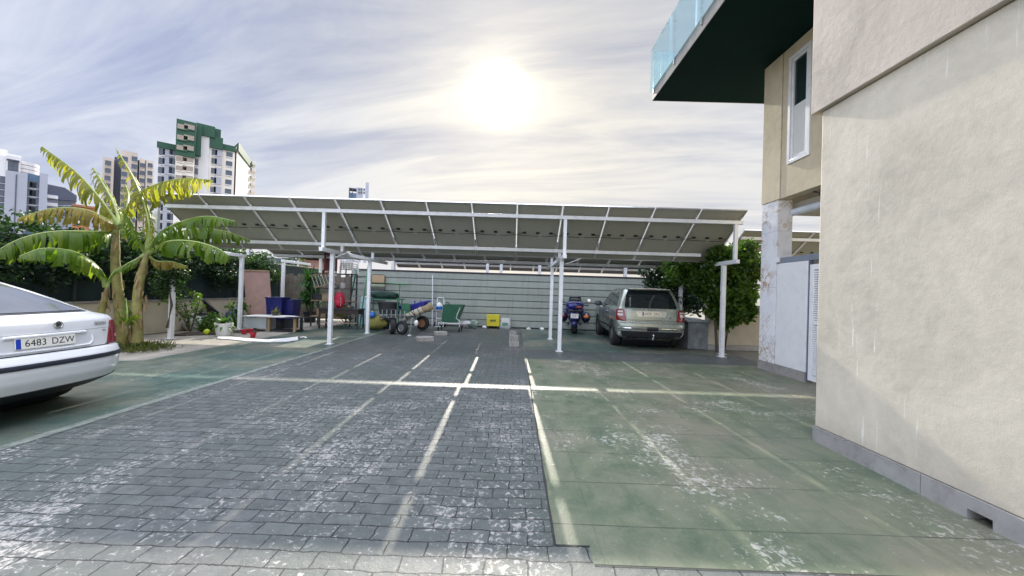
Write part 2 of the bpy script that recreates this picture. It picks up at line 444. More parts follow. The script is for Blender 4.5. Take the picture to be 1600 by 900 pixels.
# faint repainted guide stripes at the edge of the brick
pale = pm('faded_stripe', (.15, .175, .155), .7, .4, 7, dirt=.9)
seam = pm('seam_dirt', (.03, .03, .03), .9, .4, 9)
sheet('faded_edge_line', [[(-4.62,2.9),(-4.5,2.9),(-4.5,15.0),(-4.62,15.0)]], .004, pale)

rj = random.Random(3); L_, R_ = [], []
for i in range(27):
    y = 2.335+i*.2466; L_.append((.284+rj.uniform(-.004,.003), y)); R_.append((.298+rj.uniform(-.003,.006), y))
sheet('paving_joint', [L_+R_[::-1], [(.29,2.327),(.506,2.325),(.506,2.334),(.29,2.336)], [(.50,2.168),(5.4,2.163),(5.4,2.171),(.50,2.176)]], .0045, seam)
# ---------------------------------------------------------------- solar carport
white = pm('white_steel', (.74, .76, .78), .42, .06, 3, dirt=.25)
alu = pm('panel_frame', (.62, .62, .62), .35, .05, 6, metal=.7)
backsheet = pm('panel_backsheet', (.345, .35, .30), .55, .05, 1.5, dirt=.12)
for m_ in (backsheet,):      # each panel has aged a little differently
    N = NT.__new__(NT); N.t = m_.node_tree; N.n = N.t.nodes
    pb_ = next(n for n in N.n if n.type == 'BSDF_PRINCIPLED'); src = pb_.inputs['Base Color'].links[0].from_socket
    rv = N('ShaderNodeObjectInfo').outputs['Random']
    N.t.links.new(N.mix(N.mapr(rv, 0, 1, 0, .5), src, (.30, .27, .20)), pb_.inputs['Base Color'])
cellm = pm('solar_cells', (.012, .016, .04), .12, .2, 3)
blk = pm('black_plastic', (.014, .014, .016), .5, .2, 8)
def solar_table(root, x0, n, pitch, gap, top, bot, slim=False, back=None):
    """n panels side by side; top/bot = (y, z) of the high and low edges; one panel mesh, copied"""
    t, b = Vector((0, *top)), Vector((0, *bot)); d = b-t; L = d.length; d.normalize()
    nrm = Vector((1,0,0)).cross(d); nrm = nrm if nrm.z > 0 else -nrm
    def M0(x): 
        M = Matrix((Vector((1,0,0)), d, nrm)).transposed().to_4x4(); M.translation = t+Vector((x,0,0)); return M
    w = pitch-gap; M = M0(x0); th = .035
    mb = MB()
    mb.m(0)
    for lo, hi in (((0,0,-th),(.028,L,0)),((w-.028,0,-th),(w,L,0)),((.028,0,-th),(w-.028,.03,0)),((.028,L-.03,-th),(w-.028,L,0))): mb.box(lo, hi, M)
    mb.m(1).box((.028,.03,-.013),(w-.028,L-.03,-.006), M)
    mb.m(2).box((.028,.03,-.0059),(w-.028,L-.03,-.002), M)
    first = mb.build('solar_panel', (alu, back or backsheet, cellm), root, smooth=False)
    if not slim:
        for fx in (.18, .5, .82):
            jb = MB()
            jb.box((w*fx-.045, L*.5-.025, -.033), (w*fx+.045, L*.5+.025, -.0131), M)
            e = .2 if fx < .3 else (-.2 if fx > .7 else 0)
            if e:
                pts = [M@Vector((w*fx-e*.2, L*.5, -.025)), M@Vector((w*fx-e*.45, L*.5+.015, -.04)), M@Vector((w*fx-e*.8, L*.5+.005, -.045))]
                jb.tube(pts, .006, 5)
            jb.build('junction_box', blk, first, smooth=False)
        lb = MB().box((w*.52, L*.5+.1, -.0138), (w*.62, L*.5+.17, -.0131), M).build('rating_sticker', pm('pale_sticker', (.5,.5,.46), .5), first, smooth=False)
    for i in range(1, n):
        c = first.copy(); COL.objects.link(c); c.parent = root; c.location = (i*pitch, 0, 0)
        for ch in first.children:
            k = ch.copy(); COL.objects.link(k); k.parent = c
    return M0
X0 = -8.96; PITCH = 1.12; GAP = .026
T1 = ((9.2, 3.70), (10.85, 2.56)); T2 = ((12.32, 3.23), (14.10, 2.58))
cp = thing('solar_carport', 'white steel carport with a long tilted solar panel roof across the yard', 'carport', (-1.7, 11, 0))
solar_table(cp, X0, 13, PITCH, GAP, *T1)
solar_table(cp, X0, 13, PITCH, GAP, *T2)
def on_t(T, y, below):
    (y0, z0), (y1, z1) = T
    return z0+(z1-z0)*(y-y0)/(y1-y0)-below
def beam(y, z, x0=X0+.05, x1=X0+13*PITCH-.05, s=.09):
    MB().box((x0,y-s/2,z-s/2),(x1,y+s/2,z+s/2)).build('cross_beam', white, cp, bevel=.006)
yb = (9.45, 10.5, 12.75, 13.8)
zb = (on_t(T1,9.45,.035/.82+.055), on_t(T1,10.5,.1), on_t(T2,12.75,.09), on_t(T2,13.8,.09))
for i, (y, z) in enumerate(zip(yb, zb)): beam(y, z, x1=(5.62 if i != 1 else 5.1))
SX = (-9.1, -4.86, 1.2, 5.45)
for x in SX:
    for y0, y1 in (((9.32,14.15),) if x > -9 else ((9.32,12.6),(14.6,16.6))):
        MB().box((x-.045,y0,2.40),(x+.045,y1,2.50)).build('side_beam', white, cp, bevel=.006)
    for y, z in zip(yb, zb):
        if z-.045 > 2.505: MB().box((x-.04,y-.04,2.501),(x+.04,y+.04,z-.046)).build('strut', white, cp, bevel=.004)
    for y in ((9.95, 12.5) if x > -9 else (9.95, 12.45, 14.7)):
        p = MB(); p.box((x-.05,y-.05,0.012),(x+.05,y+.05,2.399)); 
        ob = p.build('post', white, cp, bevel=.006)
        MB().box((x-.09,y-.09,0.001),(x+.09,y+.09,.0115)).build('base_plate', white, ob, bevel=.002)
# welded ties and diagonal braces seen under the rear edge
for x in SX[1:3]:
    MB().tube([(x+.1,9.9,2.30),(x+.5,9.9,2.46)], .012, 6).build('brace', white, cp)

# panel wiring: a sagging cable run tied under the middle of the first row
cb = []
for i in range(13*4+1):
    x = X0+PITCH*i/4; cb.append((x, 10.03, on_t(T1,10.03,.075)-.025*math.sin(math.pi*(i%4)/4)))
MB().tube(cb, .007, 5).build('cable', blk, cp)
dark_roof = pm('dark_roofing', (.035, .03, .05), .6, .2, 2)
c3 = thing('rear_solar_canopy', 'dark solar panel canopy beyond the slatted boundary wall', 'canopy', (0, 16.6, 0))
solar_table(c3, -5.5, 11, 1.05, .004, (15.48, 3.42), (17.55, 2.52), slim=True, back=pm('dark_backsheet', (.015,.015,.03), .5, .1))
MB().box((-5.5,17.0,2.62),(6.0,17.07,2.70)).build('cross_beam', white, c3)
for x in (-5.2, -1.2, -.62, 1.0, 4.6):
    MB().box((x-.06,15.86,0.0),(x+.06,15.98,3.10)).build('post', white, c3, bevel=.004)
c4_ = thing('old_solar_canopy', 'small grey solar canopy behind the cluttered shelf corner', 'canopy', (-8, 19, 0))
solar_table(c4_, -9.9, 4, 1.05, .02, (17.2, 3.45), (19.0, 2.9), slim=True, back=pm('grey_backsheet', (.3,.3,.3), .5, .1))
for x in (-9.7, -6.0):
    MB().box((x-.05,18.6,0),(x+.05,18.7,2.9)).build('post', white, c4_)
c5 = thing('neighbour_carport', 'solar carport roof on the next plot seen through the open porch', 'carport', (11, 13, 0))
solar_table(c5, 7.25, 8, 1.12, .02, (12.1, 3.75), (13.75, 2.62))
MB().box((7.3,12.3,3.46),(16.1,12.39,3.55)).build('cross_beam', white, c5)
MB().box((7.3,13.3,2.76),(16.1,13.39,2.85)).build('cross_beam', white, c5)
for x in (7.45, 12.0):
    MB().box((x-.05,12.3,0),(x+.05,12.4,3.459)).build('post', white, c5)
# ---------------------------------------------------------------- house
def stucco(name, col, streaks=0.0, bump=.35):
    m = bpy.data.materials.new(name); N = NT(m)
    tc = N('ShaderNodeTexCoord').outputs['Object']
    n = N.noise(tc, 1.1, 7, .62, .6); n2 = N.noise(tc, 6, 8, .7); nf = N.noise(tc, 120, 4, .7)
    c = N.mix(N.mapr(n, .3, .7), tuple(k*.76 for k in col), tuple(min(1,k*1.08) for k in col))
    c = N.mix(N.mapr(n2, .5, .78, 0, .30), c, tuple(k*.72 for k in col))
    n3 = N.noise(tc, 2.6, 5, .6, 2.2)
    c = N.mix(N.mapr(n3, .40, .62, 0, .35), c, tuple(min(1, k*1.12) for k in col))
    if streaks:
        # lime streaks running down the render
        mp = N('ShaderNodeMapping', {'Vector': tc, 'Scale': (1, 15.0, .85)}).outputs[0]
        s = N.noise(mp, 1.5, 4, .6); g = N.noise(tc, .8, 2, .5)
        f = N.math('MULTIPLY', N.mapr(s, .645, .70), N.mapr(g, .47, .58))
        c = N.mix(N.math('MULTIPLY', f, streaks), c, (.80, .77, .70))
        mk = N.noise(tc, 3.1, 9, .75, 1.6)
        f2 = N.mapr(N.math('ABSOLUTE', N.math('SUBTRACT', mk, .52)), .014, 0.0, 0, .30)
        c = N.mix(f2, c, tuple(k*.7 for k in col))
    z_ = N('ShaderNodeSeparateXYZ', {0: N('ShaderNodeVectorMath', {0: tc, 1: (0, 0, 0)}).outputs[0]}).outputs[2]
    if streaks:      # splash dirt above the skirting
        sp_ = N.mapr(N.math('ADD', z_, N.math('MULTIPLY', N.noise(tc, 5, 6, .7), .5)), .62, .22, 0, .45)
        c = N.mix(sp_, c, (.30, .27, .22))
    bm_ = N.math('ADD', N.math('MULTIPLY', nf, .5), N.math('ADD', N.math('MULTIPLY', N.noise(tc, 14, 6, .6), 1.0), N.math('MULTIPLY', N.noise(tc, 3.2, 3, .5, 1.5), .9)))
    p = N('ShaderNodeBsdfPrincipled', {'Base Color': c, 'Roughness': .82, 'Specular IOR Level': .25,
        'Normal': N('ShaderNodeBump', {'Height': bm_, 'Strength': bump, 'Distance': .008}).outputs[0]})
    out(N, p.outputs[0]); MATS[name] = m; return m
w_low = stucco('stucco_ground_floor', (.635, .575, .46), .8, .38)
w_up = stucco('stucco_upper_floor', (.53, .465, .39), 0, .7)
w_far = stucco('stucco_cream', (.62, .54, .385), 0, .2)
skirt = pm('skirting_tile', (.30, .29, .275), .55, .18, 3, dirt=.5)
def marble_fn(N, tc):
    d = N.noise(tc, 1.6, 6, .62, 1.2); d2 = N.noise(tc, 3.3, 8, .7, 1.6)
    v1 = N.mapr(N.math('ABSOLUTE', N.math('SUBTRACT', d, .5)), .0, .034, 1, 0)
    v2 = N.mapr(N.math('ABSOLUTE', N.math('SUBTRACT', d2, .47)), .0, .024, .7, 0)
    gate = N.mapr(N.noise(tc, 1.1, 3), .42, .55)
    c = N.mix(N.mapr(d, .3, .7), (.70, .71, .74), (.84, .84, .84))
    c = N.mix(N.math('MULTIPLY', N.math('MAXIMUM', v1, v2), gate), c, (.36, .21, .08))
    z = N('ShaderNodeSeparateXYZ', {0: tc}).outputs[2]
    jt = N.math('LESS_THAN', N.math('ABSOLUTE', N.math('SUBTRACT', N.math('FRACT', N.math('MULTIPLY', z, 1/1.2)), .5)), .003)
    c = N.mix(N.math('MULTIPLY', jt, .6), c, (.25, .24, .22))
    out(N, N('ShaderNodeBsdfPrincipled', {'Base Color': c, 'Roughness': .22}).outputs[0])
marble = base_mat('marble', marble_fn)
soff = pm('soffit_shaded', (.005, .022, .019), .8, .2, 2, bump=.2, bscale=30, spec=.08)  # deep shade under the slab is put into this base colour
fasc = pm('slab_edge', (.40, .37, .33), .7, .12, 3, dirt=.4)
upvc = pm('white_upvc', (.78, .79, .80), .3, .03, 4)
door_w = pm('white_lacquer', (.76, .77, .77), .4, .04, 3, dirt=.1)
tglass = glassmat('balcony_glass', (.80, .94, .97), .01, .1, .6)
roomg = pm('window_glass', (.02, .035, .035), .04, .2, 1, spec=.9)
blind = pm('roller_blind', (.70, .70, .66), .7, .04, 2)
HX = 3.357; HZ = 4.22; FX = 5.5
h = thing('house', 'beige rendered modern house with overhanging upper floor, glass balcony and marble pillar', 'house', (7.5, 2, 0))
# ground-floor block: long blank wall
MB().box((HX,-7,.165),(11,HZ,3.65)).build('ground_floor_wall', w_low, h, bevel=.012)
sk = MB()
for i in range(10):
    y1 = HZ+.012-i*1.12; y0 = y1-1.115
    if i == 1:   # the tile with the drain opening
        sk.box((HX-.014,y0,0),(HX+.12,y0+.65,.164)); sk.box((HX-.014,y0+.65,.07),(HX+.12,y0+.80,.164)); sk.box((HX-.014,y0+.80,0),(HX+.12,y1,.164))
    else: sk.box((HX-.014,y0,0),(HX+.3,y1,.164))
sk.box((HX+.302,HZ-.3,0),(11,HZ+.012,.164))
sk.build('skirting', skirt, h, smooth=False)
MB().box((HX+.122,HZ-2.2,.002),(HX+.14,HZ-1.0,.163)).build('drain_recess', blk, h)
MB().bar((HX+.02,HZ-1.70,.012),(HX+.02,HZ-1.48,.075),.02,.008).build('drain_flap', pm('drain_metal', (.08,.08,.085), .4, metal=.6), h)
# upper block stands 10 cm proud of it
MB().box((HX-.05,-7,3.655),(11,HZ+.10,6.74)).build('upper_wall', w_up, h, bevel=.012)
# rear wing over the porch
rw = MB()
rw.box((FX,4.285,3.66),(FX+.22,7.16,6.74)); rw.box((FX,7.76,3.66),(FX+.22,7.95,6.74)); rw.box((FX,7.16,3.66),(FX+.22,7.76,4.30)); rw.box((FX,7.16,6.50),(FX+.22,7.76,6.74))
rw.build('rear_wing_wall', w_far, h, smooth=False)
MB().box((FX-.012,7.967,3.66),(FX+.24,8.55,6.74)).build('corner_panel', w_far, h, bevel=.008)
MB().box((FX+.24,8.35,3.66),(11,8.55,6.74)).build('end_wall', w_far, h, smooth=False)
MB().box((FX+.0,7.951,3.66),(FX+.2,7.966,6.74)).build('joint_strip', pm('joint_grey', (.25,.22,.17), .7), h, smooth=False)
win = MB(); wy0, wy1, wz0, wz1 = 7.165, 7.755, 4.305, 6.495
for k, (x0_, x1_, w_) in enumerate(((FX-.035, FX+.06, .07), (FX-.02, FX+.05, .05))):
    a_ = .08*k; A0_, A1_, B0_, B1_ = wy0+a_, wy1-a_, wz0+a_, wz1-a_
    for lo, hi in (((x0_,A0_,B0_),(x1_,A0_+w_,B1_)),((x0_,A1_-w_,B0_),(x1_,A1_,B1_)),((x0_,A0_+w_+.001,B0_),(x1_,A1_-w_-.001,B0_+w_)),((x0_,A0_+w_+.001,B1_-w_),(x1_,A1_-w_-.001,B1_))): win.box(lo, hi)
wf = win.build('window', upvc, h, bevel=.006)
MB().box((FX+.012,wy0+.13,wz0+.13),(FX+.020,wy1-.13,wz1-.13)).build('pane', roomg, wf, smooth=False)
MB().box((FX+.004,wy0+.134,wz0+.134),(FX+.011,wy1-.134,5.45)).build('blind', blind, wf, smooth=False)
# balcony slab: soffit with shade in its colour, pale edge, glass
BX = 3.5; BY = 10.1
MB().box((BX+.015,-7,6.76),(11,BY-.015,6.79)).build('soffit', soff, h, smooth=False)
MB().box((BX,-7,6.7905),(11.2,BY,7.04)).build('balcony_slab', fasc, h, bevel=.006)
eg = MB(); eg.box((BX,-7,6.755),(BX+.0145,BY,6.79)); eg.box((BX+.0145,BY-.0145,6.755),(11,BY,6.79)); eg.build('drip_edge', fasc, h, smooth=False)
bal = MB()
ys = [BY+.02-1.28*i for i in range(9)]
for i, y in enumerate(ys[:-1]):
    g = MB().box((BX-.055,y-1.265,6.97),(BX-.043,y,8.12)).build('glass_panel', tglass, h, smooth=False)
    MB().box((BX-.042,y-.20-.02,6.86),(BX-.002,y-.20+.02,8.05)).build('glass_post', pm('post_steel', (.35,.37,.38), .3, .05, metal=.6), h, bevel=.004)
for i in range(4):
    x = BX+.02+1.28*i
    MB().box((x,BY+.043,6.97),(x+1.265,BY+.055,8.12)).build('glass_panel', tglass, h, smooth=False)
    MB().box((x+.2,BY+.002,6.86),(x+.24,BY+.042,8.05)).build('glass_post', MATS['post_steel'], h, bevel=.004)
# porch: marble pillar, screen wall, louvred door, awning roll, ceiling
MB().box((FX+.006,8.03,.19),(FX+.32,8.54,3.655)).build('marble_pillar', marble, h, bevel=.004)
MB().box((FX-.006,8.02,0),(FX+.33,8.55,.189)).build('pillar_skirting', skirt, h, smooth=False)
MB().box((FX+.012,7.18,.19),(FX+.11,8.018,2.30)).build('screen_panel', door_w, h, bevel=.006)
MB().box((FX-.002,7.18,0),(FX+.14,8.019,.189)).build('panel_skirting', skirt, h, smooth=False)
MB().box((FX+.02,6.0,2.305),(FX+.7,8.02,2.42)).build('lintel', pm('slate_lintel', (.20,.23,.28), .5, .1), h, bevel=.006)
MB().box((FX-.03,7.93,2.32),(FX+.019,8.02,2.44)).build('junction_cover', upvc, h, bevel=.006)
MB().box((FX+.03,7.13,.03),(FX+.09,7.179,2.304)).build('door_jamb', pm('jamb_blue', (.10,.11,.20), .4), h, smooth=False)
ld = MB()
for lo, hi in (((FX+.012,7.03,.06),(FX+.06,7.125,2.22)),((FX+.012,6.1,.06),(FX+.06,6.19,2.22)),((FX+.012,6.191,.06),(FX+.06,7.029,.16)),((FX+.012,6.191,2.12),(FX+.06,7.029,2.22)),((FX+.012,6.191,1.10),(FX+.06,7.029,1.18))): ld.box(lo, hi)
door = ld.build('louvred_door', upvc, h, bevel=.004)
lv = MB()
for a, b in ((.17,1.09),(1.19,2.11)):
    n = 22
    for i in range(n):
        z = a+(b-a)*(i+.5)/n
        lv.cbox((FX+.036, 6.61, z), (.045,.835,.007), (0,R(-42),0))
lv.build('slat', upvc, door, smooth=False)
MB().box((FX+.062,6.19,.1),(FX+.066,7.03,2.2)).build('door_backing', pm('louvre_shade', (.45,.47,.50), .5), door, smooth=False)
MB().tube([(FX+.34,8.1,3.40),(FX+.34,4.5,3.40)], .075, 14).build('awning_roll', pm('awning_grey', (.62,.66,.72), .4), h)
MB().box((FX+.43,4.3,3.40),(11,8.34,3.62)).build('porch_ceiling', pm('ceiling_paint', (.55,.52,.44), .7, .08), h, smooth=False)
fl = MB(); fl.cbox((FX+.12,6.95,3.56),(.10,.16,.13),(0,R(20),0)); fl.bar((FX+.12,7.06,3.56),(FX+.12,7.22,3.62),.03)
fl.build('floodlight', blk, h, bevel=.008)
# ---------------------------------------------------------------- cars
class Shell:
    """car skin as stacked plan outlines. prof rows: z, rear y, front y, half width, rear corner depth, front corner depth"""
    NC = 12; NS = 14
    def __init__(s, prof, n=2.6, steps=4):
        s.n = n; s.rows = []
        P = [np.array(p, float) for p in prof]
        for i in range(len(P)-1):
            k = max(1, steps if abs(P[i+1][0]-P[i][0]) > .03 else 1)
            for j in range(k):
                t = j/k
                a, b = P[i], P[i+1]
                s.rows.append(a+(b-a)*t)
        s.rows.append(P[-1]); s.P = P; s.cache = {}
    def row(s, z):
        P = s.P
        for i in range(len(P)-1):
            if z <= P[i+1][0] or i == len(P)-2:
                t = (z-P[i][0])/max(1e-6, P[i+1][0]-P[i][0]); t = min(1, max(0, t))
                return P[i]+(P[i+1]-P[i])*t
    def half(s, row):
        z, yr, yf, w, cr, cf = row; pts = []
        e = 2/s.n
        for i in range(s.NC+1):
            a = math.pi/2*i/s.NC
            pts.append((w*math.sin(a)**e, yr+cr*(1-math.cos(a)**e)))
        for i in range(1, s.NS):
            t = i/s.NS; pts.append((w, yr+cr+(yf-cf-yr-cr)*t))
        for i in range(s.NC+1):
            a = math.pi/2*(1-i/s.NC)
            pts.append((w*math.sin(a)**e if a > 1e-6 else 0, yf-cf*(1-math.cos(a)**e)))
        return pts
    def mesh(s, mb, zlo=-1e9, zhi=1e9):
        rows = [r for r in s.rows if zlo-1e-6 <= r[0] <= zhi+1e-6]; vs = []
        for r in rows:
            h = s.half(r)
            full = h+[(-x, y) for x, y in reversed(h[1:-1])]
            vs += [(x, y, r[0]) for x, y in full]
        n = len(vs)//len(rows); fs = []
        for i in range(len(rows)-1):
            for j in range(n): fs.append((i*n+j, i*n+(j+1)%n, (i+1)*n+(j+1)%n, (i+1)*n+j))
        fs.append(tuple(range(n-1,-1,-1))); k = (len(rows)-1)*n
        fs.append(tuple(range(k, k+n)))
        mb.add(vs, fs); return mb
    def pt(s, t, z):
        key = round(z, 5)
        if key not in s.cache:
            h = s.half(s.row(z)); L = [0]
            for a, b in zip(h, h[1:]): L.append(L[-1]+math.hypot(b[0]-a[0], b[1]-a[1]))
            s.cache[key] = (h, L)
        h, L = s.cache[key]; q = abs(t)
        for i in range(len(L)-1):
            if q <= L[i+1] or i == len(L)-2:
                u = (q-L[i])/max(1e-9, L[i+1]-L[i])
                x = h[i][0]+(h[i+1][0]-h[i][0])*u; y = h[i][1]+(h[i+1][1]-h[i][1])*u
                return Vector((x if t >= 0 else -x, y, z))
    def nrm(s, t, z):
        e = .012
        a = s.pt(t+e, z)-s.pt(t-e, z); b = s.pt(t, z+e)-s.pt(t, z-e)
        n = a.cross(b)
        if n.length < 1e-9: return Vector((0,-1,0))
        return n.normalized()
    def tx(s, z, y):
        """arc length at which the skin at height z reaches distance y from the tail"""
        lo, hi = 0, 7
        for _ in range(40):
            m = (lo+hi)/2
            if s.pt(m, z).y < y: lo = m
            else: hi = m
        return lo
    def patch(s, mb, poly, off=.004, rings=5, mirror=False, dens=.05, thick=.012):
        """closed outline in (t, z) laid on the skin"""
        pl = []
        for (a, b), (c, d) in zip(poly, poly[1:]+poly[:1]):
            k = max(1, int(math.hypot(c-a, d-b)/dens))
            pl += [(a+(c-a)*i/k, b+(d-b)*i/k) for i in range(k)]
        n = len(pl); ct = sum(p[0] for p in pl)/n; cz = sum(p[1] for p in pl)/n
        for sg in ((1, -1) if mirror else (1,)):
            vs = []; 
            for r in range(rings+1):
                f = 1-r/rings if r < rings else 0
                for t, z in pl:
                    T, Z = (ct+(t-ct)*f)*sg, cz+(z-cz)*f
                    vs.append(s.pt(T, Z)+s.nrm(T, Z)*off)
            fs = [(r*n+i, r*n+(i+1)%n, (r+1)*n+(i+1)%n, (r+1)*n+i) for r in range(rings) for i in range(n)]
            o = len(vs)
            vs += [s.pt(t*sg, z)-s.nrm(t*sg, z)*thick for t, z in pl]
            fs += [(i, o+i, o+(i+1)%n, (i+1)%n) for i in range(n)]
            mb.add(vs, fs)
        return mb
    def strip(s, mb, t0, t1, z, h, off=.006, n=40):
        """raised moulding following the skin"""
        vs = []
        for i in range(n+1):
            t = t0+(t1-t0)*i/n; p = s.pt(t, z); m = s.nrm(t, z); m.z = 0; m.normalize()
            for dz, k in ((-h/2,-.01),(-h/2,off*.6),(-h*.25,off),(h*.25,off),(h/2,off*.6),(h/2,-.01)):
                q = s.pt(t, z+dz); vs.append(q+m*k)
        fs = [(i*6+j, i*6+j+1, (i+1)*6+j+1, (i+1)*6+j) for i in range(n) for j in range(5)]
        fs += [tuple(range(6)), tuple(range(n*6, n*6+6))]
        mb.add(vs, fs); return mb
def cut(ob, cutters):
    """boolean the cutters out of ob and bake the result"""
    for c in cutters:
        md = ob.modifiers.new('cut', 'BOOLEAN'); md.object = c; md.operation = 'DIFFERENCE'; md.solver = 'EXACT'
    dg = bpy.context.evaluated_depsgraph_get(); dg.update()
    me = bpy.data.meshes.new_from_object(ob.evaluated_get(dg)); ob.modifiers.clear(); ob.data = me
    for c in cutters: bpy.data.objects.remove(c)
    me.polygons.foreach_set('use_smooth', [True]*len(me.polygons)); me.set_sharp_from_angle(angle=R(32))
rubber = pm('tyre_rubber', (.018, .018, .02), .8, .2, 10, bump=.2)
rimm = pm('alloy_rim', (.42, .43, .44), .3, .1, 6, metal=.8)
trim = pm('black_trim', (.016, .018, .022), .45, .15, 6)
dkglass = pm('tinted_glass', (.008, .014, .016), .04, .1, 2, spec=1.0)
redl = pm('red_lens', (.20, .004, .008), .15, .2, 25, coat=.6)
clearl = pm('clear_lens', (.55, .50, .48), .15, .15, 25, coat=.6)
orangel = pm('amber_lens', (.6, .16, .03), .18, .2, 25, coat=.5)
chrome = pm('chrome', (.75, .76, .78), .12, .03, 6, metal=1.0)
platem = pm('plate_white', (.80, .80, .74), .35, .04, 8)
blueb = pm('plate_blue', (.01, .05, .45), .35, .05, 8)
inkm = pm('plate_ink', (.012, .012, .02), .4, .05, 8)
def wheel(root, c, r, w, spokes=5, side=1):
    o = MB()
    o.lathe([(r*.62,-w/2),(r*.9,-w/2),(r*.98,-w*.38),(r,-w*.2),(r,w*.2),(r*.98,w*.38),(r*.9,w/2),(r*.62,w/2),(r*.60,0),(r*.62,-w/2)], c, 40, 'X', cap=False)
    wh = o.build('wheel', rubber, root)
    b = MB(); x0 = side*w*.38
    b.lathe([(r*.64,-w*.4),(r*.63,w*.4),(r*.57,w*.42),(r*.55,w*.2),(r*.55,-w*.4)], c, 32, 'X', cap=False)
    b.lathe([(.001, x0-side*.02),(r*.13,x0),(r*.15,x0-side*.05)], c, 20, 'X')
    for i in range(spokes):
        a = 2*math.pi*i/spokes+.3
        for da in (-.12,.12):
            p = Vector(c)+Vector((x0-side*.02, math.cos(a+da*.3)*r*.1, math.sin(a+da*.3)*r*.1)); q = Vector(c)+Vector((x0, math.cos(a+da)*r*.58, math.sin(a+da)*r*.58))
            b.bar(p, q, .028, .03, up=(1,0,0))
    b.lathe([(r*.54,-w*.1),(.001,-w*.1)], c, 20, 'X')
    b.build('rim', rimm, wh, bevel=0)
    return wh
def plate(root, sh, z, text, t=0, off=.012, size=(.52,.11), tilt=0, warm_lit=None, tsz=.098):
    p = sh.pt(t, z); n = sh.nrm(t, z); n.z += tilt; n.normalize(); xd = (sh.pt(t+.01, z)-sh.pt(t-.01, z)).normalized()
    M = frame(p+n*off, xd, n)
    b = MB(); b.box((-size[0]/2,-size[1]/2,-.006),(size[0]/2,size[1]/2,.003), M)
    pl = b.build('number_plate', warm_lit or platem, root, bevel=.003)
    MB().box((-size[0]/2+.004,-size[1]/2+.004,.0032),(-size[0]/2+.044,size[1]/2-.004,.0042), M).build('country_band', blueb, pl, smooth=False)
    a_, b_ = text.split()
    text_obj('lettering', a_, tsz, inkm, pl, M@Matrix.Translation((-.095,-.002,.0035)), .0006, space=1.02, xs=.92)
    text_obj('lettering', b_, tsz, inkm, pl, M@Matrix.Translation((.143,-.002,.0035)), .0006, space=1.02, xs=.88)
    return pl

# ---- pale green-silver SUV under the carport
sv = thing('suv', 'pale silver green SUV with plate 6429 DPG parked under the carport facing the wall', 'car', (0,0,0), 0, local=True)
SVP = Shell([
 (.30,.16,4.55,.78,.30,.5),(.36,.07,4.68,.88,.28,.5),(.50,.02,4.76,.935,.26,.5),(.66,.0,4.78,.945,.25,.5),(.74,.01,4.78,.95,.25,.5),(.79,.06,4.77,.955,.23,.5),
 (.81,.12,4.76,.955,.20,.5),(.95,.13,4.74,.955,.19,.5),(1.05,.145,4.62,.95,.19,.6),(1.10,.155,4.3,.935,.19,.6),(1.13,.165,3.55,.915,.19,.5),(1.17,.19,3.42,.895,.18,.4),(1.20,.21,3.36,.875,.18,.4),
 (1.35,.30,3.08,.825,.17,.35),(1.55,.42,2.74,.755,.16,.3),(1.66,.49,2.55,.715,.15,.3),(1.70,.53,2.47,.69,.15,.3),(1.735,.60,2.35,.64,.16,.3),(1.76,.74,2.2,.54,.16,.3),(1.775,.95,2.0,.40,.16,.3),(1.78,1.2,1.8,.2,.1,.2)], n=3.0)
paint_sv = pm('champagne_paint', (.31, .345, .30), .28, .04, 2, metal=.45, coat=.6, dirt=.05)
body = SVP.mesh(MB()).build('body', paint_sv, sv, angle=30)
cuts = []
for y in (.98, 3.725):
    cuts.append(MB().lathe([(.42,-1.3),(.42,1.3)], (0,y,.385), 40, 'X').build('cut', paint_sv, None, org=(0,0,0)))
cut(body, cuts)
MB().box((-.70,.55,.22),(.70,4.3,.42)).build('underbody', trim, sv)
for y in (.98, 3.725):
    MB().lathe([(.415,-.69),(.415,.69)], (0,y,.385), 32, 'X').build('wheel_well', trim, sv)
    for sx in (-1, 1): wheel(sv, (sx*.83,y,.375), .375, .25, 5, sx)
g = SVP.patch(MB(), [(-.70,1.175),(.70,1.175),(.735,1.21),(.665,1.52),(.60,1.655),(.57,1.675),(-.57,1.675),(-.60,1.655),(-.665,1.52),(-.735,1.21)], .006)
g.build('rear_window', dkglass, sv, angle=60)
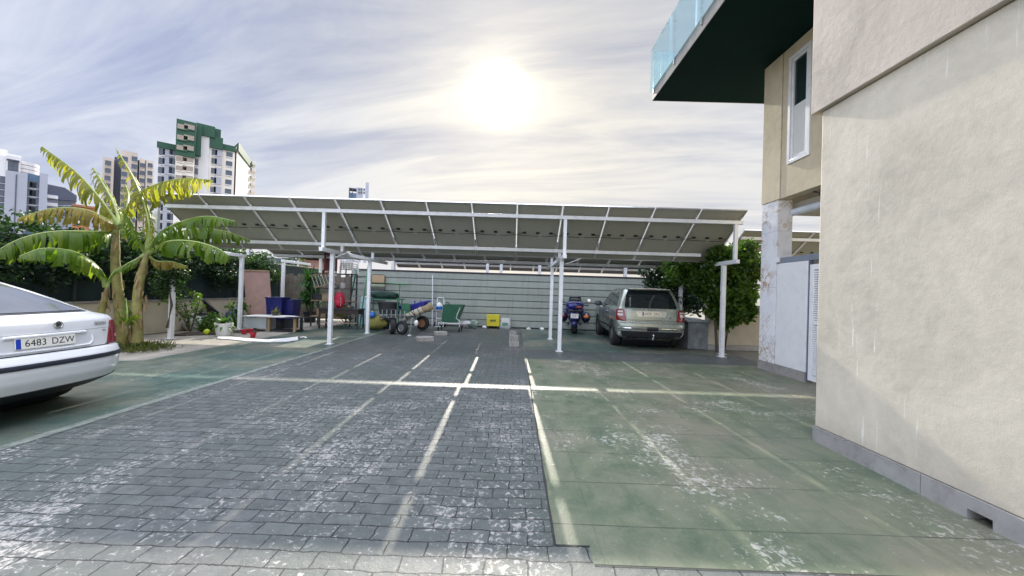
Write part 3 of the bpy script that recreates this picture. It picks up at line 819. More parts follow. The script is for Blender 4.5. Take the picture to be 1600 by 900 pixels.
# roof spoiler with a high brake lamp
sp = MB(); sp.prism([(-.60,.40),(-.56,.36),(.56,.36),(.60,.40),(.60,.66),(-.60,.66)], 1.705, 1.742, 'Z'); spo = sp.build('spoiler', paint_sv, sv, bevel=.014, seg=3)
MB().box((-.17,.352,1.715),(.17,.3602,1.730)).build('brake_light', redl, spo)
def side_poly(sh, pts): return [(sh.tx(z, y), z) for y, z in pts]
for sg in (1, -1):
    for nm, pts in (('side_window', [(.62,1.20),(1.42,1.20),(1.42,1.60),(1.05,1.63),(.86,1.60)]), ('side_window', [(1.49,1.19),(2.34,1.18),(2.34,1.56),(2.2,1.60),(1.49,1.61)]), ('side_window', [(2.42,1.18),(3.10,1.18),(2.58,1.555),(2.42,1.585)])):
        pl = [(t*sg, z) for t, z in side_poly(SVP, pts)]
        SVP.patch(MB(), pl, .005).build(nm, dkglass, sv, angle=60)
    # tail lamp wrapping the corner: red, clear strip, red
    tl = [(.70,.80),(1.02,.82),(1.03,1.12),(.745,1.125)]
    L = SVP.patch(MB(), [(t*sg, z) for t, z in tl], .014, dens=.03).build('tail_light', redl, sv, angle=60)
    for (a, b, mt) in ((.945,1.01,clearl),(1.04,1.085,clearl)):
        SVP.patch(MB(), [(t*sg, z) for t, z in ((.79,a),(.93,a),(.93,b),(.79,b))], .018, dens=.03).build('lamp_element', mt, L, angle=60)
    SVP.strip(MB(), sg*1.35, sg*4.3, .55, .06, .012).build('side_moulding', trim, sv)
    for y0 in (1.455, 2.375, 3.25):
        ln = MB()
        zs = [.46+.05*i for i in range(15)]
        ln.tube([SVP.pt(sg*SVP.tx(z, y0), z)+SVP.nrm(sg*SVP.tx(z, y0), z)*.001 for z in zs], .005, 4)
        ln.build('door_gap', trim, sv)
    for y0 in (1.55, 2.46):
        t0 = SVP.tx(1.02, y0); hb = MB()
        hb.tube([SVP.pt(sg*(t0+d), 1.02)+SVP.nrm(sg*(t0+d), 1.02)*k for d, k in ((0,.0),(.03,.04),(.17,.04),(.2,.0))], .014, 6)
        hb.build('door_handle', paint_sv, sv)
    mm = MB(); mm.blob((sg*1.05,3.0,1.22), (.13,.07,.10), 3, .03, 16, 10); mm.bar((sg*.88,3.02,1.17),(sg*1.0,3.01,1.19),.05,.04)
    mi = mm.build('wing_mirror', pm('mirror_shell', (.05,.07,.08), .3, .1, coat=.5), sv)
# tailgate furniture
dz = MB(); SVP.patch(dz, [(-.38,.93),(.38,.93),(.44,1.07),(.40,1.105),(-.40,1.105),(-.44,1.07)], .010, dens=.04)
hs = dz.build('plate_housing', pm('silver_trim', (.52,.54,.50), .3, .05, metal=.5), sv, angle=50)
SVP.strip(MB(), -.42, .42, 1.125, .03, .02).build('tailgate_handle', paint_sv, sv)
plate(sv, SVP, 1.02, '6429 DPG', 0, .018, warm_lit=pm('plate_warm_light', (.72,.66,.50), .4, .06))  # white plate; the warm light on it is put into the colour
SVP.strip(MB(), -.72, .72, .838, .012, .003).build('tailgate_gap', trim, sv)
for sg in (1, -1):
    zs = [.84+.03*i for i in range(12)]
    MB().tube([SVP.pt(sg*(.705+.0*i), z)+SVP.nrm(sg*.705, z)*.001 for i, z in enumerate(zs)], .005, 4).build('tailgate_gap', trim, sv)
    SVP.strip(MB(), sg*.16, sg*.95, .60, .045, .022).build('bumper_strip', chrome, sv)
    SVP.patch(MB(), [(sg*.86,.40),(sg*.97,.40),(sg*.97,.49),(sg*.86,.49)], .012, dens=.03).build('reflector', clearl, sv)
SVP.strip(MB(), -.15, .15, .60, .11, .03).build('step_plate', trim, sv)
SVP.patch(MB(), [(-.80,.33),(.80,.33),(.86,.53),(-.86,.53)], .010, dens=.05).build('lower_bumper', trim, sv, angle=50)
tb = MB(); tb.bar((0,.25,.33),(0,-.06,.33),.05); tb.tube([(0,-.06,.33),(0,-.09,.36),(0,-.09,.42)], .018, 8); tb.blob((0,-.09,.44),(.027,.027,.027),1,0,10,8)
tb.build('tow_hook', chrome, sv)
bd = MB(); q = SVP.pt(.52,.92); bd.lathe([(.001,.0),(.02,.0),(.02,.006),(.001,.006)], q+Vector((0,-.012,0)), 16, 'Y'); bd.build('lock_cap', trim, sv)
p0 = ground(958, 539); p1 = ground(936, 523)
sv.location = (3.88, 10.62, 0); sv.rotation_euler = (0, 0, R(-3.5))

# ---- white saloon, tail towards the yard
sd = thing('saloon_car', 'white saloon car with plate 6483 DZW, its tail turned to the brick yard', 'car', (0,0,0), 0, local=True)
SDP = Shell([
 (0.2,.42,4.3,.70,.35,.5),(0.27,.22,4.45,.80,.36,.5),(0.36,.06,4.52,.86,.36,.5),(0.46,.015,4.55,.875,.36,.5),(0.56,.0,4.56,.88,.36,.5),(0.66,.005,4.56,.882,.36,.5),(0.715,.04,4.55,.882,.34,.5),(0.735,.085,4.54,.882,.30,.5),
 (0.8,.095,4.5,.88,.30,.5),(0.9,.105,4.4,.875,.30,.6),(1.0054,.12,4.0,.865,.30,.6),(1.0488,.13,3.55,.85,.29,.5),(1.0798,.15,3.45,.835,.29,.45),(1.0984,.20,3.38,.82,.29,.4),(1.1133,.36,3.34,.81,.22,.4),
 (1.1728,.54,3.22,.785,.20,.35),(1.272,.80,3.02,.745,.20,.35),(1.3712,1.08,2.82,.70,.20,.3),(1.458,1.34,2.62,.65,.20,.3),(1.52,1.58,2.42,.58,.18,.3),(1.551,1.78,2.28,.50,.16,.2),(1.5696,1.95,2.1,.35,.1,.1)], n=2.7)
paint_w = pm('white_paint', (.72, .74, .77), .22, .02, 2, coat=.7, dirt=.06)
body = SDP.mesh(MB()).build('body', paint_w, sd, angle=24)
cuts = [MB().lathe([(.355,-1.3),(.355,1.3)], (0,y,.315), 40, 'X').build('cut', paint_w, None, org=(0,0,0)) for y in (1.02, 3.60)]
cut(body, cuts)
MB().box((-.62,.62,.16),(.62,4.1,.36)).build('underbody', trim, sd)
mf = MB(); mf.tube([(-.42,.85,.24),(-.42,.36,.24)], .075, 12); mf.tube([(-.42,.36,.235),(-.42,.16,.23)], .028, 8); mf.build('exhaust', pm('exhaust_metal', (.15,.14,.13), .5, metal=.8), sd)
for y in (1.02, 3.60):
    MB().lathe([(.35,-.63),(.35,.63)], (0,y,.315), 32, 'X').build('wheel_well', trim, sd)
    for sx in (-1, 1): wheel(sd, (sx*.765,y,.312), .312, .205, 6, sx)
# rear screen, its black surround and the bright edge strips
SDP.patch(MB(), [(-.70,1.1306),(.70,1.1306),(.66,1.1976),(.60,1.3216),(.52,1.4704),(.46,1.52),(-.46,1.52),(-.52,1.4704),(-.60,1.3216),(-.66,1.1976)], .005, dens=.03, rings=8).build('window_surround', trim, sd, angle=60)
skyglass = pm('rear_glass', (.03, .04, .06), .03, .1, 2, spec=1.0, coat=1.0)
for n_ in skyglass.node_tree.nodes:
    if n_.type == 'BSDF_PRINCIPLED': n_.inputs['IOR'].default_value = 2.0; n_.inputs['Coat IOR'].default_value = 1.9
SDP.patch(MB(), [(-.645,1.143),(.645,1.143),(.61,1.21),(.555,1.3216),(.475,1.458),(.42,1.5014),(-.42,1.5014),(-.475,1.458),(-.555,1.3216),(-.61,1.21)], .010, dens=.03, rings=8).build('rear_window', skyglass, sd, angle=60)
for sg in (1, -1):
    for pts in ([(1.35,1.0984),(1.95,1.086),(1.95,1.4704),(1.75,1.4456)], [(2.02,1.086),(2.95,1.0736),(2.55,1.4332),(2.02,1.4766)]):
        SDP.patch(MB(), [(t*sg, z) for t, z in side_poly(SDP, pts)], .005).build('side_window', dkglass, sd, angle=60)
    tl = [(.63,.745),(1.06,.75),(1.0,1.0),(.735,1.03),(.68,.94)]
    L = SDP.patch(MB(), [(t*sg, z) for t, z in tl], .012, dens=.025).build('tail_light', redl, sd, angle=60)
    SDP.patch(MB(), [(t*sg, z) for t, z in ((.76,.815),(.98,.82),(.98,.855),(.765,.85))], .016, dens=.03).build('lamp_element', pm('pink_lens', (.5,.16,.15), .2, .1, coat=.5), L, angle=60)
    mm = MB(); mm.blob((sg*.98,3.02,1.06), (.11,.07,.08), 3, .03, 16, 10); mm.bar((sg*.84,3.02,1.02),(sg*.95,3.02,1.04),.05,.04); mm.build('wing_mirror', paint_w, sd)
SDP.strip(MB(), -1.15, 1.15, .628, .050, .015).build('bumper_strip', pm('blue_black_trim', (.022,.028,.045), .4, .1), sd)
SDP.patch(MB(), [(-.86,.205),(.86,.205),(1.02,.385),(.6,.36),(-.6,.36),(-1.02,.385)], .008, dens=.05, rings=6).build('lower_valance', trim, sd, angle=50)
# lid gaps and the pressed plate recess
SDP.strip(MB(), -.66, .66, .738, .010, .002).build('lid_gap', trim, sd)
for sg in (1, -1):
    cv = [(.60,.738),(.635,.76),(.655,.82),(.675,.90),(.715,1.02),(.72,1.09)]
    MB().tube([SDP.pt(t*sg, z)+SDP.nrm(t*sg, z)*.001 for t, z in cv], .0055, 4).build('lid_gap', trim, sd)
SDP.strip(MB(), -.70, .70, .945, .007, .002).build('lid_crease', pm('crease_shade', (.40,.42,.45), .4), sd)
rc = MB(); SDP.patch(rc, [(-.40,.765),(.40,.765),(.435,.80),(.435,.90),(.40,.925),(-.40,.925),(-.435,.90),(-.435,.80)], .003, dens=.03)
rc.build('plate_recess', pm('recess_paint', (.64,.66,.70), .25, .02, 2, coat=.6), sd, angle=50)
lip = MB()
pp = [SDP.pt(t, z)+SDP.nrm(t, z)*.012 for t, z in ((-.435,.88),(-.43,.80),(-.39,.77),(0,.765),(.39,.77),(.43,.80),(.435,.88))]
lip.tube(pp, .011, 8); lip.build('recess_lip', paint_w, sd)
SDP.strip(MB(), -.36, .36, .925, .03, .022).build('lid_handle', paint_w, sd)
plate(sd, SDP, .855, '6483 DZW', -.02, .012)
# round badge: silver ring, dark field, small winged mark
bp = SDP.pt(.10, 1.025); bn = SDP.nrm(.10, 1.025); M_ = frame(bp+bn*.004, (1,0,0), bn)
bdg = MB().lathe([(.001,.0),(.043,.0),(.044,.006),(.034,.010),(.033,.006),(.001,.006)], (0,0,0), 28, 'Z', M_).build('badge', chrome, sd)
b2 = MB(); b2.prism([(-.022,-.012),(-.004,-.018),(.0,-.006),(.022,.002),(.012,.008),(.022,.016),(-.002,.012),(-.012,.022),(-.014,.004),(-.024,.0)], .0062, .0085, 'Z', M_)
b2.build('emblem', pm('badge_dark', (.01,.02,.03), .3), bdg, smooth=False)
mp_ = SDP.pt(.56, 1.01); mn = SDP.nrm(.56, 1.01); mx = (SDP.pt(.57,1.01)-SDP.pt(.55,1.01))
text_obj('model_lettering', 'OCTAVIA', .036, chrome, sd, frame(mp_+mn*.004, mx, mn), .002, space=1.1)
MB().box((-.075,-.022,0),(.075,-.018,.004), frame(mp_+mn*.003, mx, mn)).build('badge_bar', pm('grey_chrome', (.30,.31,.33), .25, metal=.9), sd)
mp2 = SDP.pt(.60, .915); mn2 = SDP.nrm(.60, .915)
text_obj('engine_lettering', 'TDI', .03, chrome, sd, frame(mp2+mn2*.004, mx, mn2), .002)
sd.location = (-4.91, 4.03, 0); sd.rotation_euler = (0, 0, R(90.5))
# ---------------------------------------------------------------- walls, fence
cream = stucco('stucco_boundary', (.50, .45, .35), 0, .3)
bw = thing('garden_wall', 'low cream rendered wall with dark screened fence on top behind the banana plants', 'wall', (-10.5, 12, 0))
MB().box((-10.6,4.0,0),(-10.4,21,.93)).build('wall', cream, bw, bevel=.012)
MB().box((-10.63,4.0,.932),(-10.37,21,.975)).build('coping', pm('coping_grey', (.30,.29,.27), .7, .2, 3, dirt=.6), bw, bevel=.006)
fn = thing('screen_fence', 'dark green windbreak mesh fence on the low garden wall', 'fence', (-10.5, 12, .976))
fpost = pm('fence_post_green', (.03,.05,.045), .5, .2)
for y in (6.3, 8.9, 11.5, 14.1, 16.7, 19.3):
    MB().box((-10.53,y-.025,.977),(-10.47,y+.025,2.40)).build('post', fpost, fn, bevel=.005)
MB().box((-10.52,4.2,2.401),(-10.48,20.5,2.43)).build('rail', fpost, fn, bevel=.005)
meshm = pm('windbreak_mesh', (.012, .028, .03), .75, .3, 2.5, bump=.3, bscale=200)
ms = MB()
for i in range(33):
    y = 4.2+.5*i
    ms.box((-10.58+.012*math.sin(i*1.7), y, .985), (-10.572+.012*math.sin(i*1.7), y+.499, 2.39))
ms.build('mesh', meshm, fn, smooth=False)
sw = thing('boundary_wall', 'long pale grey wall of horizontal cladding boards at the back of the carport', 'wall', (-.5, 15.85, 0))
clad = pm('cladding', (.30, .335, .305), .55, .07, 1.2, dirt=.2)
b = MB(); hgt = 2.24; nb = 8
for i in range(nb):
    z0 = .03+i*(hgt-.03)/nb; z1 = .03+(i+1)*(hgt-.03)/nb
    b.prism([(15.84,z0+.004),(15.805,z0+.012),(15.80,z0+.03),(15.806,z1-.022),(15.83,z1-.012),(15.84,z1-.004)], -6.9, 6.2, 'X')
N = NT.__new__(NT); N.t = clad.node_tree; N.n = N.t.nodes      # boards differ; rain streaks run down them
pb_ = next(n for n in N.n if n.type == 'BSDF_PRINCIPLED'); src = pb_.inputs['Base Color'].links[0].from_socket
tc_ = N('ShaderNodeTexCoord').outputs['Object']
st_ = N.noise(N('ShaderNodeMapping', {'Vector': tc_, 'Scale': (5.0, 1, .35)}).outputs[0], 1.6, 6, .7)
cc_ = N.mix(N.mapr(N('ShaderNodeNewGeometry').outputs['Random Per Island'], 0, 1, 0, .35), src, (.22, .26, .22))
N.t.links.new(N.mix(N.mapr(st_, .5, .72, 0, .45), cc_, (.15, .16, .13)), pb_.inputs['Base Color'])
b.build('cladding', clad, sw, smooth=False)
MB().box((-6.9,15.842,0),(6.2,15.95,hgt)).build('wall', pm('groove_dark', (.05,.055,.055), .8), sw, smooth=False)
MB().box((-6.95,15.78,hgt+.002),(6.25,15.99,hgt+.05)).build('cap_rail', dark_roof, sw, bevel=.004)
rf = thing('rear_fence', 'weathered board fence closing the corner behind the shelf of clutter', 'fence', (-8.7, 16.9, 0))
bd_ = MB()
for i in range(18):
    x = -10.38+i*.195; bd_.box((x,16.88+.006*(i%3),.05),(x+.185,16.91+.006*(i%3),2.0+.06*math.sin(i*2.3)))
bd_.build('plank', pm('old_boards', (.13,.11,.09), .8, .35, 4, bump=.4), rf, smooth=False)
MB().box((-10.4,16.93,.4),(-6.85,16.98,.5)).build('rail', MATS['old_boards'], rf, smooth=False)
rw_ = thing('side_wall', 'short cream wall with grey skirting between the vine post and the marble pillar', 'wall', (6.6, 11.3, 0))
MB().box((5.72,11.25,.15),(9.2,11.42,1.30)).build('wall', cream, rw_, bevel=.01)
MB().box((5.71,11.235,0),(9.2,11.43,.149)).build('skirting', skirt, rw_, smooth=False)
MB().box((5.70,11.22,1.302),(9.22,11.45,1.345)).build('coping', MATS['coping_grey'], rw_, bevel=.006)
ps = thing('vine_post', 'white square fence post at the edge of the big leafy vine', 'post', (5.72, 10.45, 0))
MB().box((5.67,10.40,.012),(5.77,10.50,2.3)).build('shaft', white, ps, bevel=.006)
MB().box((5.63,10.36,0),(5.81,10.54,.0115)).build('base_plate', white, ps, bevel=.002)
stone = pm('grey_stone', (.16,.18,.19), .7, .4, 5, bump=.8, bscale=14)
pt = thing('stone_planter', 'grey stone planter wall beside the parked suv under the vine', 'planter', (5.5, 12, 0))
MB().box((5.12,11.15,0),(5.70,15.7,.80)).build('planter_wall', stone, pt, bevel=.03)
sl = MB()
for i in range(9):
    sl.box((5.06,11.10+i*.51,.80),(5.72,11.10+i*.51+.49,.87+.012*(i%2)))
sl.build('coping', pm('stone_cap', (.26,.29,.31), .65, .3, 5, bump=.5, bscale=20), pt, bevel=.02)

# ---------------------------------------------------------------- foliage
hl = leafmat('hedge_leaf', (.012,.035,.014), (.030,.075,.022), (.075,.14,.035), .35)
vl = leafmat('vine_leaf', (.018,.055,.012), (.060,.13,.020), (.17,.25,.045), .55, .35)
dl = leafmat('dark_leaf', (.008,.024,.012), (.016,.045,.018), (.035,.07,.025), .3)
twig = pm('twig_bark', (.10,.075,.05), .85, .3, 12, bump=.6)
hd = thing('hedge', 'tall dense dark hedge growing behind the screened fence', 'hedge', (-12, 12, 0))
p1_, o1_ = clumps(15000, (-12.6,4.5,1.2), (-10.9,21,2.55), 95, .66, 11)
leaf_cloud('foliage', p1_, .15, hl, hd, seed=2, outward=o1_)
p2_, o2_ = clumps(8500, (-10.75,5.5,1.75), (-10.3,16.5,2.8), 95, .34, 12)
leaf_cloud('foliage', p2_, .11, hl, hd, seed=3, outward=o2_)
p3_, o3_ = clumps(7000, (-10.5,5.5,1.35), (-10.15,15.5,2.5), 75, .30, 14)
leaf_cloud('foliage', p3_, .105, dl, hd, seed=13, outward=o3_)
tk = MB()
for i in range(14):
    y = 5+1.15*i; x = -11.7+.3*math.sin(i*3.1)
    tk.tube([(x,y,-.01),(x+.1*math.sin(i),y+.1,1.0),(x+.25*math.cos(i),y-.1,2.1)], [.06,.045,.02], 7)
tk.build('stem', twig, hd)
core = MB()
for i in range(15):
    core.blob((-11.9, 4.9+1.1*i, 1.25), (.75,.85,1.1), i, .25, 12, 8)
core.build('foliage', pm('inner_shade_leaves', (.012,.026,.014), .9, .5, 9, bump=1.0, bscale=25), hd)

iv = thing('ivy', 'dark ivy wrapped round the top of the white carport post by the low wall', 'ivy', (-9.1, 9.95, 1.2))
pi_, oi_ = clumps(1500, (-9.35,9.75,1.35), (-8.95,10.1,2.35), 16, .24, 15)
leaf_cloud('foliage', pi_, .10, hl, iv, seed=4, outward=oi_)
iv_s = MB()
for i in range(4): iv_s.tube([(-9.17+.02*i,9.88,.3),(-9.02-.02*i,9.89,.9),(-9.17,9.88,1.5+.1*i)], .008, 5)
iv_s.build('stem', twig, iv)
vn = thing('climbing_vine', 'large bright green vine heaped over the post and beam beside the marble pillar', 'vine', (5.9, 10.8, 0))
rg_ = np.random.default_rng(5)
pts_, os_ = [], []
for c, r, n in (((5.55,10.35,2.62),.42,1300),((6.4,10.8,2.75),.5,1400),((5.1,11.3,2.6),.42,900),((6.05,10.75,2.45),.62,3000),((5.75,10.5,1.85),.55,2400),((6.55,11.1,2.1),.66,2700),((6.15,10.7,1.45),.55,2300),((5.95,10.55,1.02),.36,800),((5.35,11.6,2.45),.55,1300),((6.7,11.2,2.75),.42,900),((5.5,11.0,2.72),.34,600),((6.8,11.3,1.5),.45,900),((5.2,12.6,2.3),.55,900),((5.85,10.62,1.25),.5,1500),((6.35,10.9,1.3),.5,1500),((5.35,10.8,1.95),.48,1300),((4.85,11.3,2.45),.45,1100),((6.5,10.95,2.5),.45,1200)):
    a, o = clumps(n, np.array(c)-r*.62, np.array(c)+r*.62, 22, r*.42, int(c[0]*100+c[2]*10)); pts_.append(a); os_.append(o)
leaf_cloud('foliage', np.concatenate(pts_), .115, vl, vn, seed=6, outward=np.concatenate(os_), up=.6, elong=1.45)
vs_ = MB()
for i in range(9):
    a = i*.7
    vs_.tube([(5.78+.1*math.cos(a),10.62+.1*math.sin(a),0),(5.85+.2*math.cos(a),10.7+.12*math.sin(a),.9),(6.0+.4*math.cos(a),10.8+.3*math.sin(a),1.7),(6.1+.7*math.cos(a*1.3),10.9+.4*math.sin(a),2.4)], [.022,.018,.014,.006], 6)
for i in range(8):
    x = 5.3+.2*i; vs_.tube([(x,10.5,2.9),(x+.1,10.35,3.1+.05*(i%3)),(x+.22,10.25,3.2+.09*(i%3))], [.006,.005,.003], 5)
vs_.build('stem', twig, vn)
bs = thing('dark_bush', 'dark leafy bush in the stone planter behind the suv', 'bush', (5.6, 13.6, .8))
pb, ob_ = clumps(5200, (4.75,12.6,1.15), (6.6,15.5,2.55), 34, .48, 21)
leaf_cloud('foliage', pb, .14, dl, bs, seed=8, outward=ob_)
st = MB()
for i in range(6):
    st.tube([(5.4+.04*i,13+.35*i,.80),(5.5+.1*math.sin(i),13+.35*i,1.5),(5.6+.3*math.sin(i*2),13.1+.35*i,2.3)], [.035,.028,.012], 6)
st.build('stem', twig, bs)

# ---------------------------------------------------------------- banana plants
bl_g = leafmat('banana_green', (.060,.13,.012), (.11,.19,.018), (.20,.25,.03), .6, .35)
bl_y = leafmat('banana_sunlit', (.14,.17,.02), (.23,.24,.035), (.32,.29,.06), .65, .4)  # yellowing leaf, with the sunlit glow also put into its colour
bl_d = leafmat('banana_dry', (.20,.15,.04), (.27,.22,.05), (.16,.20,.03), .5, .55)
ribm = pm('banana_midrib', (.26,.33,.10), .4, .15, 6)
stemm = pm('banana_stem', (.20,.13,.045), .6, .35, 3.5, bump=.5, bscale=18, col2=(.24,.24,.07), dirt=.5)
petm = pm('banana_petiole', (.17,.24,.05), .45, .2, 5)
def spline(P, n):
    P = [Vector(p) for p in P]; P = [P[0]*2-P[1]]+P+[P[-1]*2-P[-2]]; out_ = []
    for i in range(1, len(P)-2):
        a, b, c, d = P[i-1:i+3]
        for j in range(n):
            t = j/n
            out_.append(.5*((2*b)+(c-a)*t+(2*a-5*b+4*c-d)*t*t+(3*b-a-3*c+d)*t**3))
    out_.append(P[-2]); return out_
def banana_leaf(root, P, W, droop, mat, tat=.5, seed=0, bare=.12, name='leaf'):
    """midrib through P; the blade is torn into strips that hang from it"""
    rg = random.Random(seed); C = spline(P, 22); n = len(C)
    rib = MB(); rib.tube(C, [.026*(1-i/n)+.022*max(0,1-i/(n*.22))+.004 for i in range(n)], 7)
    lf = rib.build(name, ribm, root)
    bl = MB(); i0 = int(n*bare)
    for sd_ in (1, -1):
        i = i0
        while i < n-1:
            w_ = rg.choice((1,1,1,2,2,3)) if rg.random() < tat else rg.randint(3, 8)
            j = min(n-1, i+w_)
            dr = R(droop+rg.uniform(-26, 20)); lag = rg.uniform(.05, .45); dead = rg.random() < .05*tat
            nl = 5; vs = []; m_ = j-i+1; torn = rg.random() < tat; lo_ = rg.uniform(.35, .8) if (torn and rg.random() < .35) else 1.0
            for k in range(i, j+1):
                s = (k-i0)/(n-1-i0)
                wd = lo_*W*max(.05, (math.sin(math.pi*min(1,(s*.93+.045))**.8))**.55)*rg.uniform(.9, 1.06)
                if dead: wd *= .45
                d = (C[min(k+1,n-1)]-C[max(k-1,0)]).normalized()
                side = d.cross(Vector((0,0,1)));
                if side.length < .2: side = Vector((0,1,0))
                side.normalize(); side *= sd_
                upv = side.cross(d) if sd_ > 0 else d.cross(side)
                if upv.z < 0: upv = -upv
                for q in range(nl):
                    u = q/(nl-1); a = dr*(.25+.75*u)
                    off = side*math.cos(a)*.75+Vector((0,0,-1))*math.sin(a)
                    if u < .3: off = off+upv*.15
                    pinch = 0
                    if torn and m_ > 1:      # each strip narrows to a ragged tip
                        mid_ = (i+j)/2; pinch = (mid_-k)*(C[min(k+1,n-1)]-C[max(k-1,0)]).length*.5*(.12+.68*u**1.5)*(1 if u > .05 else 0)
                    vs.append(C[k]+d*pinch+off*wd*u+d*lag*wd*u*(.6+.4*((k-i)/max(1,m_-1)))*(1.0 if m_ < 4 else .6))
            fs = [(r*nl+c, r*nl+c+1, (r+1)*nl+c+1, (r+1)*nl+c) for r in range(m_-1) for c in range(nl-1)]
            bl.add(vs, fs)
            i = j
    bl.build('blade', mat, lf, angle=60)
    return lf
def banana(label, base, top, r, leaves, seed):
    t = thing('banana_plant', label, 'banana plant', base, group='banana plants by the low wall')
    b = Vector(base); tp = Vector(top); pts = []
    for i in range(15):
        u = i/14; p = b.lerp(tp, u)+Vector((.05*math.sin(u*5+seed), .03*math.cos(u*4), 0)); pts.append(p)
    tr = MB(); tr.tube(pts, [r*(1.15-.48*(i/14))*(1+.05*math.sin(i*2.4))*(1 if i < 12 else (.92,.75,.5)[i-12]) for i in range(15)], 14); tr.build('trunk', stemm, t)
    sh = MB(); rg = random.Random(seed)
    for i in range(9):      # dry sheaths peeling from the stem
        u = .25+.08*i; p = b.lerp(tp, u); a = rg.uniform(0, 6.28); q = p+Vector((math.cos(a),math.sin(a),0))*r*.9
        sh.tube([p+Vector((math.cos(a),math.sin(a),0))*r*.5, q+Vector((0,0,.12)), q+Vector((math.cos(a)*.05,math.sin(a)*.05,-.08))], [.03,.035,.008], 5)
    sh.build('sheath', pm('dry_sheath', (.26,.18,.09), .8, .3, 8), t)
    for i, L in enumerate(leaves):
        pth, W_, dr, mt, tat = L
        banana_leaf(t, [at(*q) for q in pth], W_, dr, mt, tat, seed*31+i)
    return t
A0 = ground(172, 538); A0 = (-9.45, 8.95, 0)
banana('taller banana plant with a browning leaf beside the white saloon car', A0, at(186, 352, 8.9), .105, [
  ([(186,352,8.9),(160,315,8.8),(120,270,8.7),(66,229,8.5)], .52, 74, bl_y, .95),
  ([(188,352,8.9),(178,318,9.0),(160,285,9.2),(146,262,9.4)], .42, 70, bl_y, .95),
  ([(190,350,8.9),(206,315,8.8),(240,290,8.6),(285,279,8.5),(331,281,8.3)], .52, 74, bl_y, .95),
  ([(184,356,8.9),(165,342,8.6),(130,327,8.3),(80,326,8.0),(28,341,7.7)], .40, 68, bl_d, .8),
  ([(183,362,8.9),(150,362,8.4),(85,362,7.8),(35,372,7.4),(-10,394,7.0)], .58, 66, bl_g, .8),
  ([(188,356,8.9),(196,332,9.3),(201,305,9.8),(196,288,10.2)], .36, 66, bl_y, .95),
  ([(180,366,8.9),(150,362,9.3),(120,366,9.8),(90,384,10.2)], .36, 60, bl_g, .8)], 1)
B0 = ground(208, 545)
banana('slimmer banana plant nearer the yard with long green leaves reaching over the carport edge', B0, at(229, 395, 8.5), .10, [
  ([(229,395,8.5),(232,345,8.5),(212,285,8.6),(181,231,8.7)], .30, 60, bl_y, .95),
  ([(231,392,8.5),(252,364,8.4),(285,346,8.3),(325,338,8.2),(367,345,8.1)], .46, 66, bl_g, .8),
  ([(232,392,8.5),(262,368,8.7),(305,358,9.0),(350,361,9.2),(391,375,9.4)], .42, 66, bl_g, .7),
  ([(232,396,8.5),(262,378,8.2),(300,377,7.9),(335,386,7.7),(358,399,7.6)], .42, 64, bl_g, .7),
  ([(229,398,8.5),(245,408,8.6),(268,409,8.7),(293,416,8.8)], .22, 62, bl_d, .6),
  ([(227,398,8.5),(212,406,8.4),(196,414,8.3),(182,424,8.2)], .22, 55, bl_g, .4),
  ([(227,394,8.5),(212,370,8.2),(202,345,8.0),(192,328,7.9)], .30, 60, bl_g, .9),
  ([(230,392,8.5),(236,362,8.9),(234,335,9.2),(229,318,9.4)], .26, 60, bl_y, .95)], 2)
C0 = ground(166, 548); C0 = (C0.x*1.02, C0.y*1.02, 0)
banana('small banana plant with one broad arching leaf between the trunk and the saloon tail', (-9.05,8.2,0), at(165, 448, 8.15), .07, [
  ([(165,448,8.15),(155,420,8.0),(120,395,7.7),(70,388,7.3),(30,400,7.0)], .46, 48, bl_g, .25),
  ([(166,448,8.15),(176,428,8.2),(190,415,8.3)], .12, 40, bl_g, .3)], 3)
D0 = ground(196, 546)
banana('young banana sucker with a few upright leaves at the foot of the trunk', D0, at(197, 505, D0.y), .045, [
  ([(197,507,D0.y),(199,488,D0.y),(197,466,D0.y+.1)], .10, 30, bl_g, .1),
  ([(197,507,D0.y),(190,496,D0.y-.1),(184,484,D0.y-.15)], .15, 35, bl_g, .1),
  ([(198,507,D0.y),(207,496,D0.y-.1),(214,491,D0.y-.2)], .17, 35, bl_g, .1)], 4)
gp = ground(196, 547)
gl_ = rg_.normal(size=(900,2))*np.array([.34,.26])
leaf_cloud('grass', np.column_stack([gl_[:,0]+gp.x, gl_[:,1]+gp.y+.1, np.full(900, .0)]), .16, leafmat('grass_blade', (.05,.08,.015),(.10,.13,.03),(.20,.18,.06),.4), None, (gp.x,gp.y,0), 9, up=-2.2, elong=6)['kind'] = 'stuff'
